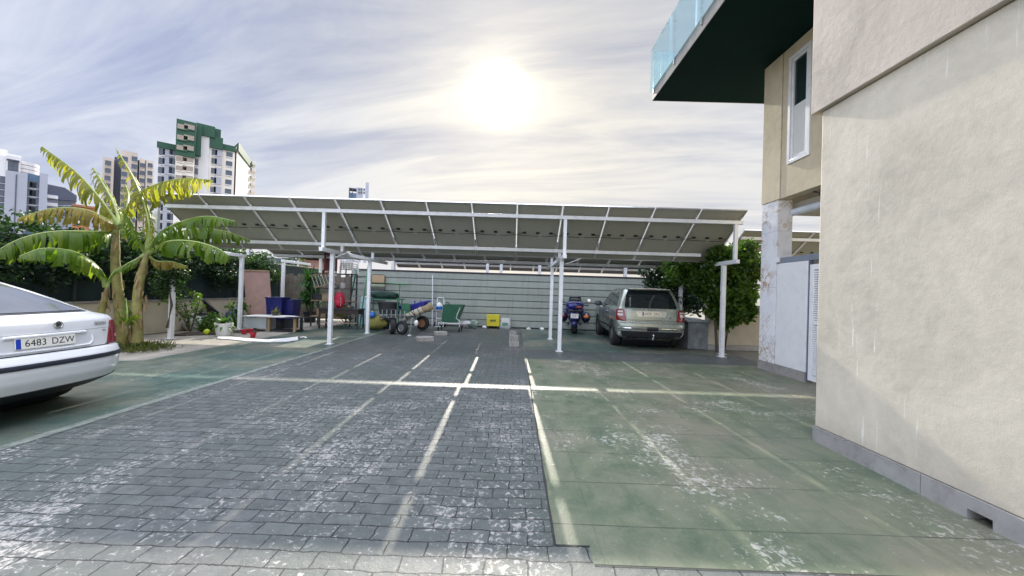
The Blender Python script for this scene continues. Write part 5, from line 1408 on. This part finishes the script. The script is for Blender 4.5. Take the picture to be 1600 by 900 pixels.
t = thing('brown_chair', 'dark red brown wooden chair lying on top of the metal shelf rack', 'chair', (rx-.1, 14.5, 2.016))
mb = MB(); garden_chair(mb, (rx-.2,14.25,2.20), .5, .45, R(75)); mb.build('chair_frame', pm('red_brown_wood', (.14,.03,.03), .5, .2, 6), t)
# white slatted cot side hanging on the rack end
cx0 = at(497, 437, 14.15); ct_ = thing('slatted_cot_side', 'white slatted wooden cot side tilted over the yucca at the shelf end', 'cot side', (cx0.x, 14.15, 1.55))
M_ = Matrix.Translation((cx0.x+.22,14.12,cx0.z+.02)) @ Euler((R(8),R(-14),R(6))).to_matrix().to_4x4()
f_ = MB(); f_.box((-.46,-.018,.20),(.40,.018,.245), M_); f_.box((-.40,-.018,-.26),(.46,.018,-.215), M_); f_.build('rail', wood, ct_)
for k in range(7): MB().bar(M_@Vector((-.36+.12*k,0,-.214)), M_@Vector((-.38+.12*k,0,.199)), .05, .016).build('slat', wpl, ct_)
# work table with the red bag
c = g3(545, 516); Yt = 13.7; xa, xb = at(503, 480, Yt).x, at(566, 480, Yt).x
wt = thing('work_table', 'dark work table in front of the shelf rack', 'table', ((xa+xb)/2, Yt, 0))
MB().box((xa,Yt-.3,.70),(xb,Yt+.3,.735)).build('tabletop', dkm, wt, bevel=.006)
MB().box((xa+.03,Yt-.27,.54),(xb-.03,Yt+.27,.699)).build('apron', pm('dark_wood', (.035,.02,.02), .5, .2), wt)
for x in (xa+.05, xb-.05):
    for y in (Yt-.25, Yt+.25): MB().box((x-.025,y-.025,0),(x+.025,y+.025,.539)).build('leg', dkm, wt)
MB().bar((xa+.06,Yt-.25,.22),(xb-.06,Yt-.25,.22),.03).build('stretcher', wood, wt)
q = at(530, 478, Yt-.05); rb = thing('red_bag', 'bright red rucksack standing on the dark work table', 'bag', (q.x, Yt-.05, .736))
MB().blob((q.x,Yt-.05,.736+.29), (.19,.12,.30), 33, .14, 18, 14).build('bag_body', redc, rb, angle=70)
MB().blob((q.x,Yt-.16,.736+.19), (.12,.05,.12), 35, .1, 14, 10).build('pocket', redc, rb, angle=70)
MB().tube([(q.x-.06,Yt-.06,1.29),(q.x-.03,Yt-.06,1.42),(q.x+.01,Yt-.06,1.42),(q.x+.03,Yt-.06,1.29)], .012, 6).build('strap', pm('grey_strap', (.4,.35,.35), .7), rb)
MB().tube([(q.x+.1,Yt-.17,.82),(q.x+.12,Yt-.18,1.0),(q.x+.06,Yt-.12,1.22)], .012, 6).build('strap', MATS['grey_strap'], rb)
q2 = at(545, 476, Yt); hp = thing('angle_grinder', 'black power tool with a pale handle lying beside the red rucksack', 'tool', (q2.x, Yt, .736))
MB().tube([(q2.x-.08,Yt,.86),(q2.x+.05,Yt-.02,.82),(q2.x+.18,Yt-.04,.775)], [.05,.055,.035], 10).build('tool_body', dkm, hp)
MB().tube([(q2.x-.02,Yt-.05,.84),(q2.x+.12,Yt-.14,.78)], .018, 8).build('handle', wood, hp)
# green ladder leaning
lA, lB = at(538, 512, 13.9), at(562, 514, 13.9); tA, tB = at(558, 418, 15.1), at(575, 417, 15.1)
ld_ = thing('ladder', 'dark green metal ladder leaning against the back wall beside the shelf', 'ladder', ((lA.x+lB.x)/2, 14.2, 0))
lA.z = lB.z = .02
for a, b in ((lA, tA), (lB, tB)): MB().bar(a, b, .05, .03).build('stile', greenm, ld_)
for k in range(9):
    u = (k+.7)/9.4; MB().bar(lA.lerp(tA,u), lB.lerp(tB,u), .03, .03).build('rung', greym, ld_)
# cable reel stand / small stool at the foot
c = g3(541, 513); st_ = thing('folding_stool', 'small dark folding stool frame beneath the work table', 'stool', (c.x, c.y, 0))
for s in (-1,1): MB().bar((c.x-.16*s,c.y-.1,.01),(c.x+.16*s,c.y-.1,.36),.022).build('leg', dkm, st_); MB().bar((c.x-.16*s,c.y+.14,.01),(c.x+.16*s,c.y+.14,.36),.022).build('leg', dkm, st_)
MB().box((c.x-.2,c.y-.13,.361),(c.x+.2,c.y+.17,.385)).build('seat', dkm, st_)
# folding chair hung on the wall
q0, q1 = at(581, 429, 15.7), at(600, 456, 15.7)
fc = thing('folding_chair', 'tan folding beach chair hung flat on the cladding wall', 'chair', ((q0.x+q1.x)/2, 15.75, q1.z))
w_ = q1.x-q0.x; xm = (q0.x+q1.x)/2; z0, z1 = q1.z-.38, q0.z
fr = MB()
fr.tube([(q0.x,15.74,z0),(q0.x-.01,15.73,z1-.04),(q0.x+.05,15.73,z1),(q1.x-.05,15.73,z1),(q1.x+.01,15.73,z1-.04),(q1.x,15.74,z0)], .016, 8)
fr.tube([(q0.x-.03,15.69,z0+.1),(q0.x-.03,15.68,z0+.5),(q1.x+.03,15.68,z0+.5),(q1.x+.03,15.69,z0+.1)], .015, 8); fr.build('frame', dkm, fc)
MB().box((q0.x+.005,15.705,z1-.33),(q1.x-.005,15.735,z1-.02)).build('backrest', pm('tan_canvas', (.42,.31,.19), .8, .1, 6), fc, bevel=.01)
MB().box((q0.x-.02,15.69,z1-.50),(q1.x+.02,15.72,z1-.39)).build('seat_bar', pm('sage_bar', (.30,.36,.24), .6), fc, bevel=.01)
MB().box((q0.x-.01,15.70,z0+.02),(q1.x+.01,15.72,z0+.40)).build('seat', pm('grey_canvas', (.22,.27,.33), .8, .1, 6), fc, bevel=.01)
# pale blue panel leaning behind the post
q = at(562, 500, 15.2); pbx = thing('pale_panel', 'pale blue board leaning behind the ladder foot', 'board', (q.x, 15.3, 0))
M_ = Matrix.Translation((q.x+.1,15.25,.0)) @ Euler((R(-14),0,0)).to_matrix().to_4x4()
MB().box((-.2,-.015,.01),(.2,.015,1.15), M_).build('panel', pm('pale_blue_board', (.34,.50,.55), .6, .1), pbx, bevel=.004)
MB().box((-.2,-.017,1.151),(.2,.017,1.18), M_).build('edge', wpl, pbx)
# two wheeled trailer with a loaded green rack
rW, lW = g3(652, 517), g3(612, 523)
tr_ = thing('utility_trailer', 'two wheeled galvanised trailer frame loaded with a green rack in front of the back wall', 'trailer', ((rW.x+lW.x)/2, 13.6, 0))
def pwheel(c, r, w, rimcol, rz):
    M_ = Matrix.Translation(Vector(c)) @ Euler((0,0,rz)).to_matrix().to_4x4()
    wh = MB().lathe([(r*.55,-w*.45),(r*.8,-w/2),(r*.96,-w*.35),(r,0),(r*.96,w*.35),(r*.8,w/2),(r*.55,w*.45)], (0,0,0), 28, 'X', M_, cap=False).build('wheel', rubber, tr_)
    MB().lathe([(.001,-w*.40),(r*.2,-w*.42),(r*.5,-w*.30),(r*.54,-w*.44),(r*.56,-w*.2),(r*.56,w*.2),(r*.54,w*.44),(r*.5,w*.30),(r*.2,w*.42),(.001,w*.40)], (0,0,0), 24, 'X', M_).build('rim', rimcol, wh)
rr = .27
pwheel((lW.x-.05,lW.y+.2,rr), rr, .17, greym, R(25)); pwheel((lW.x+.30,lW.y+.12,rr*.86), rr*.86, .13, greym, R(62)); pwheel((rW.x+.12,rW.y+.25,rr), rr, .13, pm('rust_rim', (.34,.17,.08), .6, .3), R(70))
fz = .56; x0, x1 = lW.x-.45, rW.x+.2
for y in (lW.y+.05, lW.y+.75): MB().bar((x0,y,fz),(x1,y+.1,fz),.05).build('chassis_rail', dkm, tr_)
for k in range(5): x = x0+.04+(x1-x0-.08)*k/4; MB().bar((x,lW.y+.05,fz),(x,lW.y+.8,fz),.04).build('cross_member', greym, tr_)
for y in (lW.y+.05,): MB().bar((x0+.1,y,fz+.26),(x1-.3,y,fz+.26),.03).build('guard_rail', dkm, tr_)
for k in range(6): x = x0+.1+(x1-x0-.4)*k/5; MB().bar((x,lW.y+.05,fz),(x,lW.y+.05,fz+.26),.025).build('stanchion', greym, tr_)
MB().tube([(x1-.35,lW.y+.05,fz+.26),(x1-.12,lW.y+.03,fz+.24),(x1+.05,lW.y+.06,fz+.08),(x1+.06,lW.y+.1,fz-.1)], .018, 8).build('mudguard_hoop', dkm, tr_)
MB().tube([(lW.x+.62,lW.y,fz),(lW.x+.64,lW.y-.05,.3),(lW.x+.60,lW.y-.05,.06)], .022, 8).build('drawbar', greym, tr_)
MB().lathe([(.09,0),(.07,.03),(.02,.05)], (lW.x+.60,lW.y-.05,0), 14).build('foot_plate', greym, tr_)
MB().blob((lW.x+.78,lW.y+.05,.40), (.07,.06,.10), 3, .1, 12, 8).build('hitch', wpl, tr_)
# green frame rack standing on it, tarp over
ra, rb_ = at(577, 467, 13.5), at(623, 467, 13.5); zt = ra.z
rk = thing('green_rack', 'green tubular rack frame standing on the trailer under a dark tarp', 'rack', ((ra.x+rb_.x)/2, 13.6, .59))
for x in (ra.x, rb_.x):
    for y in (13.4, 13.9): MB().bar((x,y,.02 if x == ra.x else .59),(x,y,zt),.035).build('upright', greenm, rk)
for y in (13.4, 13.9): MB().bar((ra.x-.1,y,zt+.01),(rb_.x+.12,y,zt+.01),.035).build('top_rail', greenm, rk)
for x in (ra.x, rb_.x): MB().bar((x,13.4,.95),(x,13.9,.95),.03).build('side_rail', greenm, rk)
tp = thing('tarp_bundle', 'dark green tarpaulin bundle flopped over the top of the green rack', 'tarp', ((ra.x+rb_.x)/2+.1, 13.65, zt+.03))
MB().blob(((ra.x+rb_.x)/2-.05,13.65,zt+.15), (.58,.36,.15), 51, .16, 26, 10).build('tarp', tarpg, tp, angle=70)
MB().tube([(ra.x+.1,13.32,zt+.10),(ra.x+.5,13.28,zt+.26),(rb_.x-.05,13.30,zt+.1)], .012, 6).build('strap', dkm, tp)
mb = thing('dark_bin', 'black bin standing on the trailer inside the green rack', 'bin', ((ra.x+rb_.x)/2+.12, 13.65, .59))
xm = (ra.x+rb_.x)/2+.12; zz_ = zt-.06
MB().lathe([(.30,.59),(.37,zz_-.08),(.39,zz_-.08),(.39,zz_-.04),(.34,zz_-.04),(.001,zz_-.06)], (xm,13.65,0), 24).build('bin_body', dkm, mb)
for k in (-.12,.12): MB().bar((xm+k,13.38,.62),(xm+k*1.25,13.365,zz_-.1),.015,.02).build('rib', dkm, mb)
q = at(580, 492, 13.3); bb = thing('blue_canister', 'small bright blue canister hanging on the end of the trailer', 'canister', (q.x, 13.3, q.z-.12))
MB().tube([(q.x-.13,13.3,q.z),(q.x+.13,13.3,q.z)], [.10,.10], 16).build('can_body', pm('bright_blue', (.02,.16,.55), .35, .1), bb, bevel=.02)
MB().lathe([(.025,.09),(.025,.14)], (q.x+.04,13.3,q.z), 10).build('cap', wpl, bb)
q = at(585, 505, 13.35); ob3 = thing('olive_sack', 'olive yellow sack slumped under the trailer end', 'sack', (q.x, 13.4, 0))
MB().blob((q.x,13.5,.28), (.36,.25,.26), 17, .25, 16, 10).build('sack_body', pm('olive_cloth', (.22,.21,.05), .8, .25, 6), ob3, angle=70)
MB().blob((q.x+.2,13.42,.46), (.12,.1,.08), 18, .25, 12, 8).build('folded_flap', cardb, ob3, angle=70)
# more gear on the chassis
for nm, cat, lab, (u, v, w_, h_, d_), mt in (('jerrycan', 'jerrycan', 'green jerrycan standing on the trailer frame beside the drawbar', (634, 497, .30, .36, .18), greenm), ('battery_box', 'box', 'black battery box on the trailer frame before the dark bin', (603, 497, .34, .24, .22), dkm), ('tool_case', 'case', 'dark navy tool case lying on the trailer frame at the matting rolls', (618, 499, .30, .16, .25), pm('navy_case', (.015,.02,.06), .5, .2))):
    q = at(u, v, 13.62); t = thing(nm, lab, cat, (q.x, 13.62, .586))
    MB().box((q.x-w_/2,13.62-d_/2,.587),(q.x+w_/2,13.62+d_/2,.587+h_)).build('case_body', mt, t, bevel=.02, seg=3)
    MB().tube([(q.x-w_*.25,13.62,.586+h_),(q.x-w_*.2,13.62,.62+h_),(q.x+w_*.2,13.62,.62+h_),(q.x+w_*.25,13.62,.586+h_)], .012, 6).build('handle', mt, t)
for i, (u, lab) in enumerate(((590, 'green plastic crate under the rack at the ladder end'), (606, 'black plastic crate under the rack behind the trailer wheel'))):
    q = at(u, 505, 14.15); t = thing('stacking_crate', lab, 'crate', (q.x, 14.15, 0))
    w2 = .27; mb_ = MB()
    for z in (.0, .12, .24, .36): mb_.box((q.x-w2,13.95,z),(q.x+w2,13.97,z+.08)); mb_.box((q.x-w2,14.33,z),(q.x+w2,14.35,z+.08))
    mb_.box((q.x-w2,13.971,0),(q.x-w2+.02,14.329,.44)); mb_.box((q.x+w2-.02,13.971,0),(q.x+w2,14.329,.44)); mb_.box((q.x-w2+.021,13.971,.0),(q.x+w2-.021,14.329,.02))
    mb_.build('slat', (greenm, dkm)[i], t, smooth=False)
    for sx in (-1, 1): MB().box((q.x+sx*w2-.02,13.945,0),(q.x+sx*w2+.02,13.949,.45)).build('corner_post', (greenm, dkm)[i], t, smooth=False)
# green pole beside the rack, hose reel line on the wall
q = at(624, 446, 14.6); gp_ = thing('green_pole', 'thin bright green garden stake standing behind the trailer', 'stake', (q.x, 14.6, 0))
MB().tube([(q.x,14.6,0),(q.x,14.65,at(624,446,14.6).z)], .018, 8).build('shaft', pm('leaf_green_paint', (.02,.30,.07), .4), gp_)
MB().tube([(q.x,14.65,at(624,446,14.6).z+.001),(q.x,14.65,at(624,446,14.6).z+.05)], .022, 8).build('cap', greenm, gp_)
a, b = at(598, 441, 15.75), at(640, 444, 15.75); hs_ = MB().tube([a, a.lerp(b,.5)+Vector((0,0,-.02)), b], .014, 6).build('garden_hose', MATS['leaf_green_paint'], None, org=tuple(a)); tag(hs_, 'thin green hose stretched along the cladding wall beside the folding chair', 'hose')
# blue tarp heap shaped like a boat
a = at(627, 486, 14.6); b = at(672, 468, 14.6); kb = thing('blue_wheelbarrow', 'blue wheelbarrow tray tipped on its side behind the trailer', 'wheelbarrow', ((a.x+b.x)/2, 14.6, 0))
zc = at(645, 480, 14.6).z
poly = [(a.x-.06,zc+.06),(a.x+.35,zc+.10),(a.x+.62,zc+.17),(b.x-.22,zc+.25),(b.x-.02,zc+.29),(b.x+.05,zc+.27),(b.x-.12,zc+.17),(b.x-.28,zc-.08),(a.x+.62,zc-.18),(a.x+.28,zc-.26),(a.x+.02,zc-.16)]
MB().prism(poly, 14.35, 14.75, 'Y').build('tray', bluet, kb, bevel=.05, seg=3)
MB().tube([(a.x+.55,14.5,zc+.16),(a.x+.53,14.5,zc+.26)], .02, 6).build('peg', bluet, kb)
MB().tube([(a.x+.75,14.5,zc+.18),(a.x+.77,14.5,zc+.27)], .02, 6).build('peg', bluet, kb)
for x in (a.x+.2, b.x-.35): MB().bar((x,14.55,0),(x,14.55,zc-.1),.04).build('leg', dkm, kb)
# rolled mats / boxes lying on the trailer
for i, (u, v, rz, lab) in enumerate(((645, 491, 28, 'striped pale roll of matting lying slanted on the trailer end'), (661, 484, 24, 'tan roll of matting behind the striped roll'))):
    q = at(u, v, 13.6+.3*i); t = thing('matting_roll', lab, 'roll', (q.x, q.y, q.z-.12), group='rolls of matting on the trailer')
    d = Vector((math.cos(R(rz)), .15, math.sin(R(rz)))); L = .36
    MB().tube([q-d*L, q+d*L], [.125,.125], 20).build('roll_body', cardb if i else pm('pale_matting', (.52,.47,.36), .75, .2, 9), t, bevel=.012)
    for k in range(4): w0 = q+d*(-L+.12+.16*k); MB().tube([w0-d*.012, w0+d*.012], [.129,.129], 20).build('band', dkm if i == 0 else wood, t)
# white hand truck
q0 = g3(681, 511); ht = thing('hand_truck', 'white tubular hand truck beside the green garden trolley', 'hand truck', (q0.x, q0.y, 0))
zt = at(684, 465, q0.y).z
for s in (0,1):
    x = q0.x+.02+.0*s; y = q0.y+.34*s
for dx in (0, .30):
    MB().tube([(q0.x+dx,q0.y+.02,.06),(q0.x+dx,q0.y+.04,.7),(q0.x+dx+.02*(1 if dx == 0 else -1),q0.y+.05,zt-.04)], .018, 8).build('upright', white, ht)
MB().tube([(q0.x+.02,q0.y+.05,zt-.05),(q0.x+.05,q0.y+.05,zt),(q0.x+.25,q0.y+.05,zt),(q0.x+.28,q0.y+.05,zt-.05)], .018, 8).build('handle', white, ht)
for z in (.35, .62): MB().bar((q0.x,q0.y+.03,z),(q0.x+.30,q0.y+.03,z),.03,.05).build('cross_bar', white, ht)
MB().box((q0.x-.02,q0.y-.22,.02),(q0.x+.32,q0.y+.02,.035)).build('toe_plate', white, ht)
for dx in (-.05, .35): MB().lathe([(.001,-.03),(.10,-.028),(.11,0),(.10,.028),(.001,.03)], (q0.x+dx,q0.y+.09,.11), 20, 'X').build('wheel', rubber, ht)
q = at(687, 480, q0.y-.02); hm = thing('spray_canister', 'white and blue round canister hung on the hand truck', 'canister', (q.x, q0.y-.08, q.z-.18))
MB().lathe([(.08,-.18),(.125,-.12),(.13,.06),(.09,.15),(.04,.18),(.03,.22)], (q.x,q0.y-.10,q.z), 22).build('can_body', wpl, hm)
MB().lathe([(.127,-.09),(.1335,-.07),(.1335,.03),(.127,.05)], (q.x,q0.y-.10,q.z), 22).build('label_band', pm('bright_blue', (.02,.16,.55), .35), hm)
MB().tube([(q.x,q0.y-.10,q.z+.221),(q.x+.05,q0.y-.12,q.z+.27),(q.x+.12,q0.y-.1,q.z+.25)], .014, 6).build('nozzle', greenm, hm)
# white pole against the wall
q0 = at(676, 508, 15.3); wpol = thing('white_pole', 'thin white pole standing upright against the cladding wall', 'pole', (at(676,500,15.6).x, 15.6, 0))
MB().tube([(at(676,500,15.6).x,15.55,0),(at(676,431,15.74).x,15.74,at(676,431,15.74).z)], .020, 8).build('shaft', white, wpol)
MB().tube([(at(676,431,15.74).x,15.74,at(676,431,15.74).z+.001),(at(676,431,15.74).x,15.74,at(676,431,15.74).z+.03)], .024, 8).build('cap', wpl, wpol)
# green garden trolley: white base tube, tall green sheet sides
a, b = g3(683, 512), g3(719, 513); tg = thing('garden_trolley', 'garden trolley with a dark green sheet hopper on a white tube base', 'trolley', ((a.x+b.x)/2, 13.9, 0))
y0, y1 = 13.75, 14.35; xa, xb = at(690,500,13.8).x, at(714,500,13.8).x; zl = at(700,505,13.8).z; zh = at(700,476,13.8).z
hop = MB()
def tr_ring(z, x_a, x_b, ya, yb_): return [(x_a,ya,z),(x_b,ya,z),(x_b,yb_,z),(x_a,yb_,z)]
rr_ = [tr_ring(zl+.05, xa, xb, y0, y1), tr_ring(zh, xa+.06, xb+.22, y0-.05, y1+.05), tr_ring(zh, xa+.08, xb+.19, y0-.02, y1+.02), tr_ring(zl+.1, xa+.03, xb-.02, y0+.03, y1-.03)]
hop.add([p for r_ in rr_ for p in r_], [(k*4+j, k*4+(j+1)%4, k*4+4+(j+1)%4, k*4+4+j) for k in range(3) for j in range(4)]+[(3,2,1,0),(12,13,14,15)])
hop.build('hopper', pm('green_sheet', (.015,.105,.055), .45, .2, 4, bump=.2), tg, bevel=.012)
bf = MB(); bf.tube([(xa-.12,y0,zl),(xb+.12,y0,zl)], .02, 8); bf.tube([(xa-.12,y1,zl),(xb+.12,y1,zl)], .02, 8); bf.build('base_frame', white, tg)
MB().tube([(xb+.12,y0,zl),(xb+.10,y0,zl+.10),(xb-.02,y0-.01,zl+.20),(xb+.02,y0-.02,zl+.36),(xb+.12,y0-.03,zh-.08)], .016, 8).build('handle', white, tg)
for x in (xa-.1, xb+.1):
    for y in (y0, y1): MB().lathe([(.001,-.02),(.085,-.018),(.09,0),(.085,.018),(.001,.02)], (x,y,.091), 18, 'X').build('caster', rubber, tg); MB().bar((x,y,.1),(x,y,zl),.02).build('caster_stem', white, tg)
MB().tube([(xa+.3,y0-.04,zh+.005),(xa+.22,y0-.06,zh+.09),(xa+.16,y0-.04,zh+.07)], .02, 8).build('grip', greenm, tg)
# small things along the wall
c = g3(734, 513); t = thing('rag_heap', 'grey crumpled rags heaped on the ground against the wall', 'rags', (c.x, c.y+.05, 0))
MB().blob((c.x-.1,c.y+.1,.13), (.26,.2,.15), 61, .4, 18, 10).build('rag', sackm, t, angle=70); MB().blob((c.x+.14,c.y+.02,.17), (.17,.14,.18), 62, .45, 18, 10).build('rag', pm('green_grey_cloth', (.20,.27,.23), .8, .2, 7), t, angle=70)
a, b = g3(760, 511), g3(780, 511); yb_ = 15.36; a = at(760, 511, yb_); b = at(780, 511, yb_); t = thing('yellow_crate', 'yellow plastic crate on low feet standing against the cladding wall', 'crate', ((a.x+b.x)/2, yb_+.15, 0))
zt = at(770, 492, yb_).z; cr = MB(); cr.box((a.x,yb_,.10),(b.x,yb_+.035,zt)); cr.box((a.x,yb_+.30,.10),(b.x,yb_+.335,zt)); cr.box((a.x,yb_+.036,.10),(a.x+.03,yb_+.299,zt)); cr.box((b.x-.03,yb_+.036,.10),(b.x,yb_+.299,zt)); cr.box((a.x+.031,yb_+.036,.10),(b.x-.031,yb_+.299,.13)); cr.build('crate_body', yel, t, bevel=.008)
MB().box(((a.x+b.x)/2-.12,yb_-.006,zt*.52),((a.x+b.x)/2+.12,yb_-.001,zt*.66)).build('label', pm('olive_label', (.16,.17,.02), .6), t)
for x in (a.x+.05, b.x-.05): MB().box((x-.03,yb_+.02,0),(x+.03,yb_+.3,.099)).build('foot', dkm, t)
c = g3(789, 514); t = thing('cement_bag', 'half full pale grey cement bag beside the yellow crate', 'bag', (c.x, c.y+.1, 0))
M_ = Matrix.Identity(4)
bgm = MB(); rows = [(-.02,.22,.14),(.06,.25,.16),(.18,.24,.15),(.30,.21,.10),(.40,.22,.03),(.44,.23,.012)]
vs = []
for z, wx_, wy_ in rows:
    for j in range(20):
        a_ = 2*math.pi*j/20; vs.append((c.x+wx_*math.copysign(abs(math.cos(a_))**.6, math.cos(a_))+.03*z*math.sin(3*z*9), c.y+.12+wy_*math.copysign(abs(math.sin(a_))**.7, math.sin(a_))+.012*math.sin(5*a_+z*9), max(z,0)+.012*math.sin(4*a_)*(z > .3)))
bgm.add(vs, [(i*20+j, i*20+(j+1)%20, i*20+20+(j+1)%20, i*20+20+j) for i in range(5) for j in range(20)]+[tuple(range(100,120))])
bgm.build('bag_body', sackm, t, angle=60)
MB().box((c.x-.12,c.y-.038,.12),(c.x+.10,c.y-.030,.26)).build('print', pm('faded_green_print', (.12,.28,.20), .7, .3, 8), t)
# concrete blocks
def cblock(u, v, rz, lab, size=(.40,.20,.12), holes=True):
    c = g3(u, v); t = thing('concrete_block', lab, 'block', (c.x, c.y, 0), R(rz), group='concrete blocks on the paving', local=True)
    a, b_, h_ = size; mb = MB()
    mb.box((-a/2,-b_/2,0),(a/2,b_/2,h_)); mb.build('block_body', blockm, t, bevel=.008)
    if holes:
        for k in (-1, 0, 1):
            MB().box((k*a*.3-a*.1,-b_*.28,h_+.0005),(k*a*.3+a*.1,b_*.28,h_+.003)).build('hollow', pm('hollow_shadow', (.06,.055,.05), .9), t)
    return t
cblock(664, 533, 22, 'flat pale concrete slab nearest the carport post, lying on the brick', (.48,.30,.13), False)
cblock(688, 524, 22, 'flat pale concrete block lying between the slab and the hand truck', (.42,.26,.13), False)
cblock(801, 524, 4, 'concrete block closest to the wall in the row of three', (.26,.30,.17))
cblock(803, 532, -3, 'middle concrete block in the row of three', (.28,.30,.17))
cblock(803, 541, 2, 'concrete block nearest the yard in the row of three', (.28,.28,.15))
for u, v, lab in ((757, 513, 'white stone chip on the ground touching the yellow crate'), (826, 516, 'flat white stone chip by the wall before the motorbike'), (847, 516, 'white stone lump at the wall foot closest to the carport post')):
    c = g3(u, v); o = MB().blob((c.x,c.y,.05), (.09,.06,.06), int(u), .3, 12, 8).build('stone_chip', wpl, None, org=(c.x,c.y,0)); tag(o, lab, 'stone')

# ---------------------------------------------------------------- touring motorbike, seen from behind
c = g3(899, 523); mo = thing('motorbike', 'dark blue touring motorbike with top box parked tail out beside the suv', 'motorbike', (c.x-.05, c.y, 0), R(-9), local=True); mo.scale = (1.28, 1.0, 1.06)
mblue = pm('motorbike_blue', (.012,.014,.15), .25, .1, 4, coat=.7); mdark = pm('motorbike_navy', (.010,.012,.05), .3, .1, 4, coat=.5)
def mwheel(y, r, w):
    wh = MB().lathe([(r*.62,-w*.4),(r*.85,-w/2),(r*.97,-w*.3),(r,0),(r*.97,w*.3),(r*.85,w/2),(r*.62,w*.4)], (0,y,r), 32, 'X', cap=False).build('wheel', rubber, mo)
    MB().lathe([(.001,-w*.3),(r*.25,-w*.3),(r*.3,-w*.1),(r*.6,-w*.2),(r*.63,-w*.38),(r*.63,w*.38),(r*.6,w*.2),(r*.3,w*.1),(r*.25,w*.3),(.001,w*.3)], (0,y,r), 28, 'X').build('rim', greym, wh)
mwheel(.42, .31, .18); mwheel(2.0, .32, .13)
fr = MB(); fr.blob((0,1.15,.55), (.20,.55,.25), 3, .08, 20, 12); fr.build('engine', dkm, mo)
for s in (-1, 1):
    p_ = MB(); p_.blob((s*.33,.42,.60), (.135,.32,.20), 7, .03, 20, 14); pn_ = p_.build('pannier', mdark, mo)
    l_ = MB(); l_.blob((s*.34,.12,.64), (.085,.035,.065), 8, .03, 16, 10); l_.build('tail_light', redl if s < 0 else orangel, pn_)
    e = MB(); e.tube([(s*.20,1.1,.30),(s*.22,.45,.30),(s*.23,.02,.33)], [.045,.055,.05], 14); e.build('exhaust', pm('dark_exhaust', (.10,.10,.11), .4, metal=.8), mo)
    m_ = MB(); m_.tube([(s*.20,1.62,1.00),(s*.32,1.55,1.08),(s*.42,1.52,1.16)], .012, 6); m_.build('mirror_stem', dkm, mo)
    m_ = MB(); m_.lathe([(.001,.0),(.062,.0),(.068,-.02),(.05,-.06),(.001,-.07)], (s*.44,1.50,1.20), 20, 'Y', None); 
    mr = m_.build('mirror', dkm, mo)
    MB().lathe([(.001,-.004),(.058,-.004),(.058,-.001),(.001,-.001)], (s*.44,1.50-.075,1.20), 20, 'Y').build('mirror_glass', chrome, mr)
    h_ = MB(); h_.tube([(s*.05,1.58,.98),(s*.25,1.52,1.02),(s*.40,1.38,1.0)], .016, 8); hb = h_.build('handlebar', dkm, mo)
    MB().tube([(s*.30,1.47,1.012),(s*.42,1.36,1.0)], .024, 8).build('grip', rubber, hb)
    f_ = MB(); f_.bar((s*.09,1.62,.95),(s*.09,1.98,.34),.045); f_.build('fork', greym, mo)
st = MB(); st.blob((0,.85,.80), (.19,.38,.10), 5, .06, 22, 12); st.build('seat', dkm, mo)
tbx = MB(); tbx.blob((0,.22,1.03), (.27,.23,.18), 13, .03, 24, 14); tbb = tbx.build('top_box', mblue, mo)
MB().blob((.0,.20,1.20), (.17,.13,.09), 14, .05, 18, 10).build('backrest', dkm, tbb)
MB().blob((.12,.02,.965), (.11,.035,.05), 15, .03, 16, 10).build('tail_light', redl, tbb)
MB().blob((-.10,.01,1.0), (.09,.03,.05), 16, .03, 16, 10).build('emblem', pm('bright_bike_blue', (.02,.03,.40), .25, .1, coat=.5), tbb)
fd = MB(); fd.blob((0,.22,.60), (.16,.26,.20), 18, .03, 20, 12); fd.build('rear_fender', mblue, mo)
M_ = frame((0,-.075,.66), (1,0,0), (0,-1,.22))
npl = MB().box((-.11,-.08,-.004),(.11,.08,.003), M_).build('number_plate', platem, mo, bevel=.004)
for zr, ws_ in ((.028,(.028,.028,.028,.028)),(-.03,(.03,.03,.03))):
    x = -.075
    for w_ in ws_:
        g_ = MB(); g_.box((x,zr-.022,.0032),(x+.007,zr+.022,.0044), M_); g_.box((x,zr+.015,.0045),(x+w_*.8,zr+.022,.0052), M_); g_.box((x+w_*.6,zr-.02,.0053),(x+w_*.6+.007,zr+.015,.006), M_)
        g_.build('character', inkm, npl, smooth=False); x += .044
MB().blob((.0,-.02,.38), (.08,.06,.09), 19, .05, 16, 10).build('mudflap', mblue, mo)
wsn = MB(); vs = []
for i in range(7):
    for j in range(6):
        a_ = -.9+1.8*i/6; z = .92+.42*j/5; vs.append((.30*math.sin(a_)*(1-.25*j/5), 1.78-.16*math.cos(a_)*.6-.30*(j/5), z))
wsn.add(vs, [(i*6+j, i*6+j+1, i*6+7+j, i*6+6+j) for i in range(6) for j in range(5)])
wsn.build('windscreen', glassmat('smoked_screen', (.30,.34,.32), .03, .3), mo, solid=.005)
fa = MB(); fa.blob((0,1.72,.80), (.30,.25,.26), 21, .05, 22, 14); fa.build('fairing', mblue, mo)
tk_ = MB(); tk_.blob((0,1.28,.83), (.17,.30,.15), 22, .04, 20, 12); tk_.build('tank', mblue, mo)
